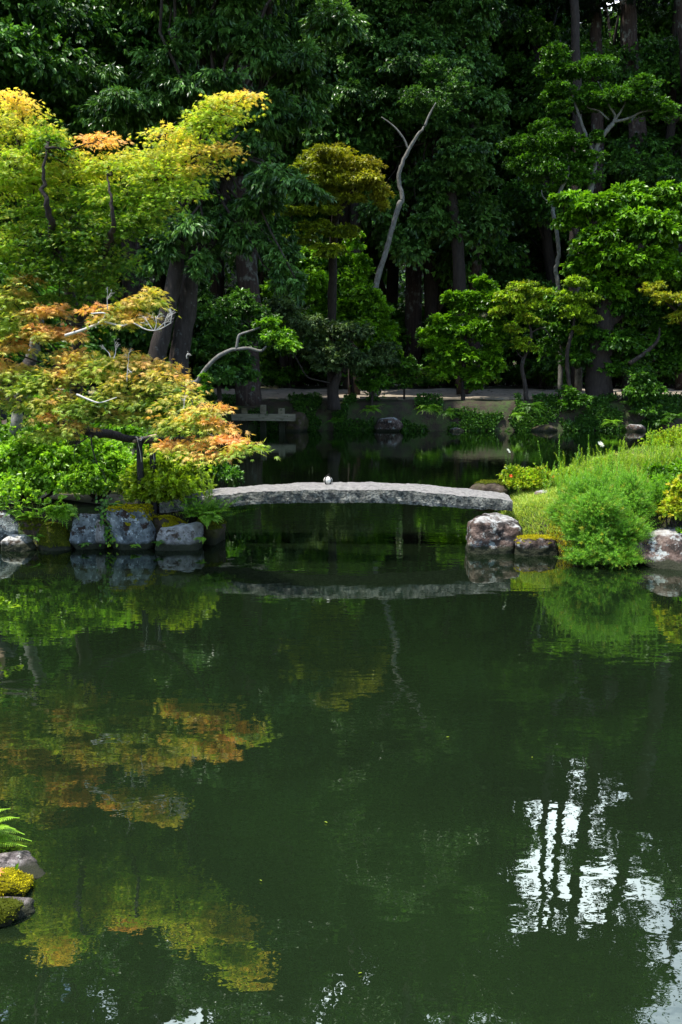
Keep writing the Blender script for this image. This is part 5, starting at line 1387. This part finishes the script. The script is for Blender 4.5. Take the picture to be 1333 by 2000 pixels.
tree('round_shrub', 'small ragged shrub against the left side of the thick trunk', 'shrub', (P(1120, 800, 34.6).x, 34.6, gh(P(1120, 800, 34.6).x, 34.6)), [(path_px([(1120, 805), (1120, 770)], 34.6), [.05, .03])], M_bark_dark,
     [Q(1115, 765, 34.6, 20, 14), Q(1128, 785, 34.5, 24, 16), Q(1105, 790, 34.5, 14, 10)], L_mid, 90, 9, 6, .12, T_OVAL, pad_r=.3)

# --- ferns and cover on the far bank face
for lab, px, py, n, L, mt in [('hanging fern clump on the far bank left of the pale flat stone', 835, 800, 34, .75, L_fern), ('darker half of the long fern bank under the bright shrub', 870, 808, 22, .65, L_mid), ('fern tuft under the round-headed shrub', 725, 800, 20, .65, L_fern),
                              ('small fern tuft by the dark upright stone', 655, 822, 14, .5, L_mid), ('feathery fern bank in front of the slender maple', 1035, 795, 34, .75, L_mid), ('fern sprays below the ragged shrub', 1015, 812, 16, .6, L_fern), ('broad fern clump at the right end of the far bank', 1320, 815, 26, .7, L_mid),
                              ('small pale fern left of the rounded dark shrub', 1195, 825, 12, .5, L_fern), ('low fern on the dark bank beside the rounded dark shrub', 1290, 826, 14, .55, L_mid), ('few ferns on the dark bank left of the staging', 420, 815, 14, .6, L_mid)]:
    q = P(px, py, 34.0)
    fern(lab, q, n, L, mat=mt, dirs=(-3.0, -.1), arch=.35, w=.16, cnt=12, droop=.55, group='ferns along the far bank')
pp = scatter(150000, -9, 26, 33.0, 37.2, .03)
pp = pp[(fbm(pp, .8, 41, 2) > .02) & ((pond_sdf(pp[:, 0], pp[:, 1]) < .75))][:15000]; pp[:, 2] += rng.random(len(pp)) * .22
mb = MB(); sprigs(mb, pp + np.array([0, 0, .10]), np.tile([[0, -.6, .7]], (len(pp), 1)) + rng.normal(size=(len(pp), 3)) * .4, 5, .11, T_OVAL, droop=.3, spread=.9)
tag(mb.build('ground_cover', L_deep), kind='stuff', label='ivy and low leafy cover on the far bank face')
pp = scatter(40000, -24, -5.5, 13, 36, .2)[:7000]
mb = MB(); sprigs(mb, pp + np.array([0, 0, .15]), np.tile([[0, -.4, .8]], (len(pp), 1)) + rng.normal(size=(len(pp), 3)) * .4, 5, .13, T_OVAL, droop=.2, spread=.9)
tag(mb.build('undergrowth', L_mid), kind='stuff', label='low leafy undergrowth on the wooded left shore')

# the leafy slope behind the wood
N_ = 26000
hx = rng.uniform(-60, 60, N_); hy = rng.uniform(57, 120, N_); hz = ground_h(hx, hy)
hp = np.stack([hx, hy, hz + rng.random(N_) ** 2 * 5.0 * (.6 + fbm(np.stack([hx, hy, hz], -1), .12, 51, 2))], -1)
mb = MB(); sprigs(mb, hp, np.tile([[0, -.7, .5]], (N_, 1)) + rng.normal(size=(N_, 3)) * .4, 5, .55, T_OVAL, droop=.4, spread=.9)
tag(mb.build('hillside_foliage', L_deep), kind='stuff', label='dim leafy growth on the hillside behind the wood')

# --- tall cedars at right
for lab, pts, r, dd, bl in [
    ('thick lichened cedar trunk at the upper right', [(1262, 770), (1258, 560), (1250, 330), (1236, 170), (1226, 0), (1214, -200), (1205, -450), (1200, -820)], [.60, .52, .46, .42, .38, .34, .28, .06], 46, [(1190, 0, 90, 26), (1270, -60, 80, 20), (1170, -330, 50, 12), (1215, -476, 70, 16), (1180, -539, 110, 40), (1240, -580, 120, 44), (1190, -627, 120, 44), (1230, -180, 60, 12), (1290, -420, 60, 14)]),
    ('slimmer dark red cedar trunk left of the thick lichened one', [(1172, 770), (1170, 560), (1168, 330), (1166, 150), (1164, 0), (1160, -200), (1158, -560)], [.40, .35, .33, .3, .28, .2, .08], 47, [(1120, -20, 60, 18), (1150, -430, 60, 14), (1140, -476, 70, 20), (1165, -502, 60, 26)]),
    ('leaning cedar trunk beyond the right edge of the wood', [(1340, 760), (1345, 500), (1352, 250), (1340, 50), (1325, -150), (1290, -420), (1270, -800)], [.5, .46, .42, .38, .32, .28, .06], 44, [(1390, -60, 100, 26), (1340, -200, 60, 14), (1370, -400, 60, 14), (1280, -518, 110, 36), (1330, -570, 120, 44), (1270, -622, 110, 44)]),
    ('slender cedar trunk in the dark gap right of centre', [(925, 760), (930, 560), (928, 350), (930, 100), (935, -150), (940, -700)], [.35, .32, .28, .24, .2, .05], 44, [(940, 40, 60, 40), (930, -80, 70, 40), (950, -200, 60, 40), (935, -360, 90, 50), (960, -476, 110, 50), (940, -539, 100, 50), (1010, -518, 90, 30)])]:
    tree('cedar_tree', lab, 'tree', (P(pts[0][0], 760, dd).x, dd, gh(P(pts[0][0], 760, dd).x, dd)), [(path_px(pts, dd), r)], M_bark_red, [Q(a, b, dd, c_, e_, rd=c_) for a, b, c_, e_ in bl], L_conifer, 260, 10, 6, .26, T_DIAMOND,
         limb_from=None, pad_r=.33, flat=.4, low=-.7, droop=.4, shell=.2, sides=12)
    # limbs reaching into each tier of foliage
    oo = bpy.data.objects[[x.name for x in COL.objects if x.get('label') == lab][0]]
    path = path_px(pts, dd)
    for a, b, c_, e_ in bl:
        t = P(a, b, dd); j = min(path, key=lambda q: abs(q.z - t.z + .8))
        for s in (-1, 1):
            mb = MB(); tube(mb, [j, (j + t) / 2 + Vector((s * .3, .2, -.2)), t + Vector((s * c_ / FPX * dd * .8, 0, .1))], .09, .03, sides=6, per=4, wob=.015)
            mb.build('limb', M_bark_dark, oo, smooth=True)


# --- tall thin-crowned tree over the path: its limbs are seen in the water against the sky
d = 42.0
tree('tall_tree', 'tall thin-crowned tree at the upper right, seen whole only in the pond reflection', 'tree', (P(1120, 760, d).x, d, gh(P(1120, 760, d).x, d)),
     [(path_px([(1125, 770), (1120, 500), (1128, 200), (1120, -60), (1135, -250), (1120, -450), (1130, -700), (1140, -900)], d), [.24, .22, .2, .17, .13, .09, .04]),
      (path_px([(1122, -60), (1070, -180), (1010, -260), (990, -340)], d), [.10, .07, .05, .02]), (path_px([(1132, -230), (1190, -330), (1210, -440)], d), [.09, .06, .02]), (path_px([(1128, -330), (1060, -420), (1030, -500)], d), [.08, .05, .02]),
      (path_px([(1070, -180), (1060, -280), (1075, -340)], d), [.05, .03, .01]), (path_px([(1190, -330), (1260, -380), (1300, -380)], d), [.05, .03, .01])], M_bark_dark,
     [Q(1010, -250, d, 70, 30), Q(1080, -300, d, 70, 30), Q(1200, -400, d, 70, 30), Q(1040, -450, d, 80, 40), Q(1140, -497, d, 100, 50), Q(1260, -400, d, 60, 26), Q(1090, -549, d, 100, 50), Q(1000, -380, d, 50, 26), Q(1180, -180, d, 80, 30), Q(1060, -100, d, 80, 34), Q(1280, -120, d, 80, 40), Q(1300, -280, d, 70, 24), Q(1130, -440, d, 60, 20), Q(1010, -330, d, 60, 40), Q(960, -240, d, 60, 50), Q(1330, -420, d, 80, 50), Q(1350, -330, d, 60, 30), Q(1240, -470, d, 90, 40), Q(1380, -470, d, 90, 50), Q(1340, -180, d, 60, 40), Q(1230, -497, d, 80, 40), Q(1010, -518, d, 90, 50), Q(1300, -560, d, 110, 60), Q(1180, -601, d, 120, 60), Q(1060, -612, d, 110, 60), Q(1340, -622, d, 120, 70), Q(1230, -664, d, 130, 60), Q(1090, -674, d, 120, 60), Q(1380, -497, d, 80, 40)],
     L_mid, 2600, 8, 5, .15, T_OVAL, pad_r=.34, shell=.1, low=-.8)


# ================================================================== THE WOOD BEHIND: a few kinds of tree, copied
def proto(name, label, group, height, crown_lo, width, mat, bark, seed, leaf, n_pads, conifer=False, tr=.35):
    global rng
    keep = rng; rng = np.random.default_rng(seed)
    o = empty(name, (0, 0, 0), label, 'tree', group)
    mb = MB()
    w = rng.normal(size=(6, 2)) * .25; w[0] = 0
    pts = [(w[i, 0], w[i, 1], height * i / 5 * .97) for i in range(6)]
    tube(mb, pts, 0, radii=[tr * 1.2, tr, tr * .85, tr * .65, tr * .4, .05], sides=9, per=5, rough=.04)
    bl = []
    if conifer:
        for i in range(15):
            t = i / 14; z = crown_lo + (height - crown_lo) * t; a = i * 2.4; rr = width * (1 - t * .75) * .55
            bl.append(((math.cos(a) * rr * .6, math.sin(a) * rr * .6, z), (rr, rr, 1.1)))
    else:
        for i in range(20):
            t = rng.random(); z = crown_lo + (height - crown_lo) * t; a = i * 2.4; rr = width * math.sin(math.pi * (.18 + .72 * t)) * rng.uniform(.3, .8)
            s = rng.uniform(.32, .5) * width
            bl.append(((math.cos(a) * rr, math.sin(a) * rr, z), (s, s, s * .6)))
    for c, r in bl:
        tube(mb, [(0, 0, max(1.5, c[2] - 2.2)), (c[0] * .5, c[1] * .5, c[2] - .9), c], tr * .25, .03, sides=5, per=3)
    mb.build('trunk', bark, o, smooth=True)
    foliage(bl, mat, o, n_pads, 11, 6, leaf, T_DIAMOND if conifer else T_OVAL, droop=.6, spread=.65, pad_r=.3, flat=.45, low=-.6, shell=.4)
    rng = keep
    return o


def place(root, loc, rz, s, first=False, wide=None):
    if first: r = root
    else:
        r = root.copy(); COL.objects.link(r)
        for ch in list(root.children):
            c_ = ch.copy(); COL.objects.link(c_); c_.parent = r
    sx = min(s, 1.0) if wide is None else wide
    r.location = loc; r.rotation_euler = (0, 0, rz); r.scale = (sx, sx, s * random.uniform(.94, 1.08))
    return r


GA, GB, GC = 'dark broadleaf trees of the wood', 'tall cedars of the wood', 'understorey bushes of the wood'
pa = proto('forest_tree', 'dark broadleaf tree standing deep in the shaded wood', GA, 25, 5.0, 5.2, L_wood, M_bark_dark, 301, .21, 1400)
pb_ = proto('forest_tree', 'dark broadleaf tree standing deep in the shaded wood', GA, 21, 3.5, 4.8, L_wood, M_bark_dark, 302, .20, 1400)
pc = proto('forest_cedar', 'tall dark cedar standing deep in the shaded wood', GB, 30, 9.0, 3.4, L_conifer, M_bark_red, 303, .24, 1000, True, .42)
pd_ = proto('understorey_bush', 'dim leafy bush under the trees behind the far path', GC, 4.2, .6, 1.9, L_mid, M_bark_dark, 304, .17, 420, False, .07)
used = set()
random.seed(17)
spots = []
for row, (y0, xs0, xs1, st, kinds, smin, smax) in enumerate([
        (48, -26, 9, 4.4, 'abac', .85, 1.05), (54, -30, 42, 4.6, 'acba', .9, 1.1), (62, -36, 50, 5.2, 'cabb', .95, 1.15), (72, -42, 60, 6.0, 'abac', 1.0, 1.1), (84, -50, 70, 7.5, 'ab', 1.0, 1.1)]):
    x = xs0; i = 0
    while x < xs1:
        jx, jy = x + random.uniform(-1.2, 1.2), y0 + random.uniform(-1.8, 1.8)
        s = random.uniform(smin, smax)
        if jx / jy > .15:                                  # the wood is lower at the right, where the sky shows in the water
            if row > 2: x += st; continue
            s *= (.93, 1.08, 1.22)[row]
        else: s *= 1.8 if row < 2 else 1.9
        spots.append((kinds[i % len(kinds)], jx, jy, s)); x += st; i += 1
for xx, yy, s, kd in [(-13, 38, 1.2, 'a'), (-18, 34, 1.1, 'b'), (-11.5, 30, 1.0, 'b'), (-16, 27, 1.0, 'a'), (-9.5, 40, 1.1, 'c'), (-4.5, 44, 1.35, 'a'), (.5, 45, 1.5, 'b'), (5.0, 46, 1.4, 'a'), (7.6, 53, 1.5, 'a'), (9.5, 55, 1.3, 'b'), (-22, 24, .9, 'b'), (11.5, 50, 1.05, 'b'), (17, 47, .95, 'a'), (30, 50, 1.05, 'b'), (20, 50, 1.0, 'b'), (22.5, 58, 1.1, 'a'), (15, 52, 1.08, 'b'), (21.5, 46, .75, 'a'), (26, 42, .8, 'b'), (24.5, 54, .9, 'a'), (12.5, 58, 1.0, 'a')]:
    spots.append((kd, xx, yy, s))
for kd, x, y, s in spots:
    root = {'a': pa, 'b': pb_, 'c': pc}[kd]
    place(root, (x, y, gh(x, y) - .1), random.uniform(0, 6.28), s, first=kd not in used); used.add(kd)
first = True
for y0 in (45.5, 49, 53.5):
    x = -16
    while x < 26:
        jx, jy = x + random.uniform(-1, 1), y0 + random.uniform(-1, 1)
        place(pd_, (jx, jy, gh(jx, jy) - .1), random.uniform(0, 6.28), random.uniform(.6, 1.15), first=first); first = False
        x += random.uniform(2.0, 3.2)
for xx, yy in [(-9, 34.8), (-7.5, 31.5), (-8.5, 28), (-7.2, 24.5), (-8.8, 21), (-7.0, 18.5), (-6.6, 15.8), (-9.5, 17), (-11, 24)]:
    place(pd_, (xx, yy, gh(xx, yy) - .1), random.uniform(0, 6.28), random.uniform(.55, .9))

# ================================================================== PERSON at the left edge
def skin_mesh(name, verts, edges, radii, mat, parent, sub=2, root=0):
    me = bpy.data.meshes.new(name)
    me.from_pydata([tuple(v) for v in verts], edges, [])
    o = bpy.data.objects.new(name, me); COL.objects.link(o)
    sm = o.modifiers.new('skin', 'SKIN'); sm.use_smooth_shade = True
    if not me.skin_vertices: me.skin_vertices.new(name='')
    for i, r in enumerate(radii):
        rr = r if isinstance(r, tuple) else (r, r)
        me.skin_vertices[0].data[i].radius = rr
        me.skin_vertices[0].data[i].use_root = (i == root)
    ss = o.modifiers.new('sub', 'SUBSURF'); ss.levels = sub; ss.render_levels = sub
    me.materials.append(mat); o.parent = parent
    return o


def person():
    e = P(4, 834, 11.15)                                   # the elbow seen at the frame's edge
    gx0 = e.x - .20; gz = gh(gx0, 11.2)
    root = empty('person', (gx0, 11.2, gz), 'person in dark short sleeves and white trousers behind the shrubs, cut by the left edge', 'person')
    S = (e.z + .02 - gz) / .97                              # elbow height of a standing figure
    skin = plain_mat('skin', (0.55, 0.33, 0.22), rough=.5)
    X = e.x - gx0
    k = S
    # pelvis0 spine1 chest2 neck3 headlow4 headmid5 headtop6 | shoulders, arms, legs
    V = [(0, 0, .88), (0, .01, 1.02), (0, .02, 1.20), (0, .01, 1.36), (0, 0, 1.43), (0, -.01, 1.50), (0, 0, 1.57),
         (.15, .02, 1.29), (X / k, .05, .98), (X / k * .75, -.13, .93), (X / k * .6, -.20, .92),
         (-.15, .02, 1.29), (-.22, .03, 1.01), (-.20, -.10, .84), (-.19, -.13, .76),
         (.08, 0, .84), (.09, -.01, .46), (.09, .03, .07), (.10, -.10, .03), (-.08, 0, .84), (-.09, -.01, .46), (-.09, .03, .07), (-.10, -.10, .03)]
    V = [(a * k, b * k, c * k) for a, b, c in V]
    E = [(0, 1), (1, 2), (2, 3), (3, 4), (4, 5), (5, 6), (2, 7), (7, 8), (8, 9), (9, 10), (2, 11), (11, 12), (12, 13), (13, 14), (0, 15), (15, 16), (16, 17), (17, 18), (0, 19), (19, 20), (20, 21), (21, 22)]
    R = [(.13, .10), (.115, .085), (.14, .09), .045, .06, (.078, .092), (.05, .06), .052, .037, .028, .020, .052, .037, .028, .020, .078, .052, .034, .028, .078, .052, .034, .028]
    # hand with five fingers on each wrist
    for w, dr in ((10, Vector((-.7, -.7, -.1)).normalized()), (14, Vector((.05, -.25, -.95)).normalized())):
        base = Vector(V[w]); sd = dr.cross(Vector((0, 0, 1))); sd = sd.normalized() if sd.length > .3 else Vector((0, 1, 0))
        pm = base + dr * .045; V.append(tuple(pm)); E.append((w, len(V) - 1)); R.append((.024, .018)); pi = len(V) - 1
        for f_, (off, ln) in enumerate(((-.026, .062), (-.009, .075), (.009, .070), (.026, .055))):
            a = pm + sd * off + dr * .03; b = a + dr * ln * .5; c_ = b + (dr + Vector((0, 0, -.4))) * ln * .5
            n0 = len(V); V += [tuple(a), tuple(b), tuple(c_)]; R += [.009, .008, .007]; E += [(pi, n0), (n0, n0 + 1), (n0 + 1, n0 + 2)]
        a = base + dr * .02 + sd * .03; b = a + (dr + sd) * .03
        n0 = len(V); V += [tuple(a), tuple(b)]; R += [.011, .009]; E += [(w, n0), (n0, n0 + 1)]
    skin_mesh('body', V, E, R, skin, root)
    navy = plain_mat('navy_cloth', (0.012, 0.014, 0.022), rough=.85)
    white = plain_mat('white_cloth', (0.78, 0.78, 0.78), rough=.85)
    hair = plain_mat('dark_hair', (0.012, 0.009, 0.007), rough=.5)
    def L(i, j, t): return tuple(np.array(V[i]) * (1 - t) + np.array(V[j]) * t)
    sv = [L(0, 1, .1), V[1], V[2], L(2, 3, .75), V[7], L(7, 8, .88), V[11], L(11, 12, .75)]
    skin_mesh('shirt', sv, [(0, 1), (1, 2), (2, 3), (2, 4), (4, 5), (2, 6), (6, 7)], [(.145, .115), (.135, .10), (.155, .105), (.065, .06), .066, .050, .066, .052], navy, root)
    tv = [L(0, 1, .25), V[0], V[15], V[16], L(16, 17, .92), V[19], V[20], L(20, 21, .92)]
    skin_mesh('trousers', tv, [(0, 1), (1, 2), (2, 3), (3, 4), (1, 5), (5, 6), (6, 7)], [(.14, .11), (.155, .12), .095, .07, .06, .095, .07, .06], white, root, root=1)
    h = Vector(V[5])
    m = MB()
    v = ICO[4][0].copy(); msk = (v[:, 1] > -.35) | (v[:, 2] > .45)
    v = v * np.array([.088, .104, .115]) * np.where(msk, 1.0, .78)[:, None] + np.array(h) + np.array([0, .012, .018])
    m.add(v * 1.0, ICO[4][1]); ho = m.build('hair', hair, None, smooth=True); ho.parent = root
    m = MB()
    for s in (-1, 1): m.add(ICO[2][0] * np.array([.009, .006, .006]) + np.array(h) + np.array([s * .03, -.092, .005]), ICO[2][1])
    eo = m.build('eyes', hair, None, smooth=True); eo.parent = root
    m = MB(); m.add(ICO[3][0] * np.array([.011, .017, .022]) + np.array(h) + np.array([0, -.095, -.018]), ICO[3][1])
    no = m.build('nose', skin, None, smooth=True); no.parent = root
    m = MB(); m.add(ICO[2][0] * np.array([.022, .006, .005]) + np.array(h) + np.array([0, -.086, -.05]), ICO[2][1])
    mo = m.build('mouth', plain_mat('lips', (.4, .15, .12)), None, smooth=True); mo.parent = root
    m = MB()
    for s in (-1, 1): m.add(ICO[3][0] * np.array([.01, .018, .028]) + np.array(h) + np.array([s * .085, .0, -.01]), ICO[3][1])
    ear = m.build('ears', skin, None, smooth=True); ear.parent = root


person()
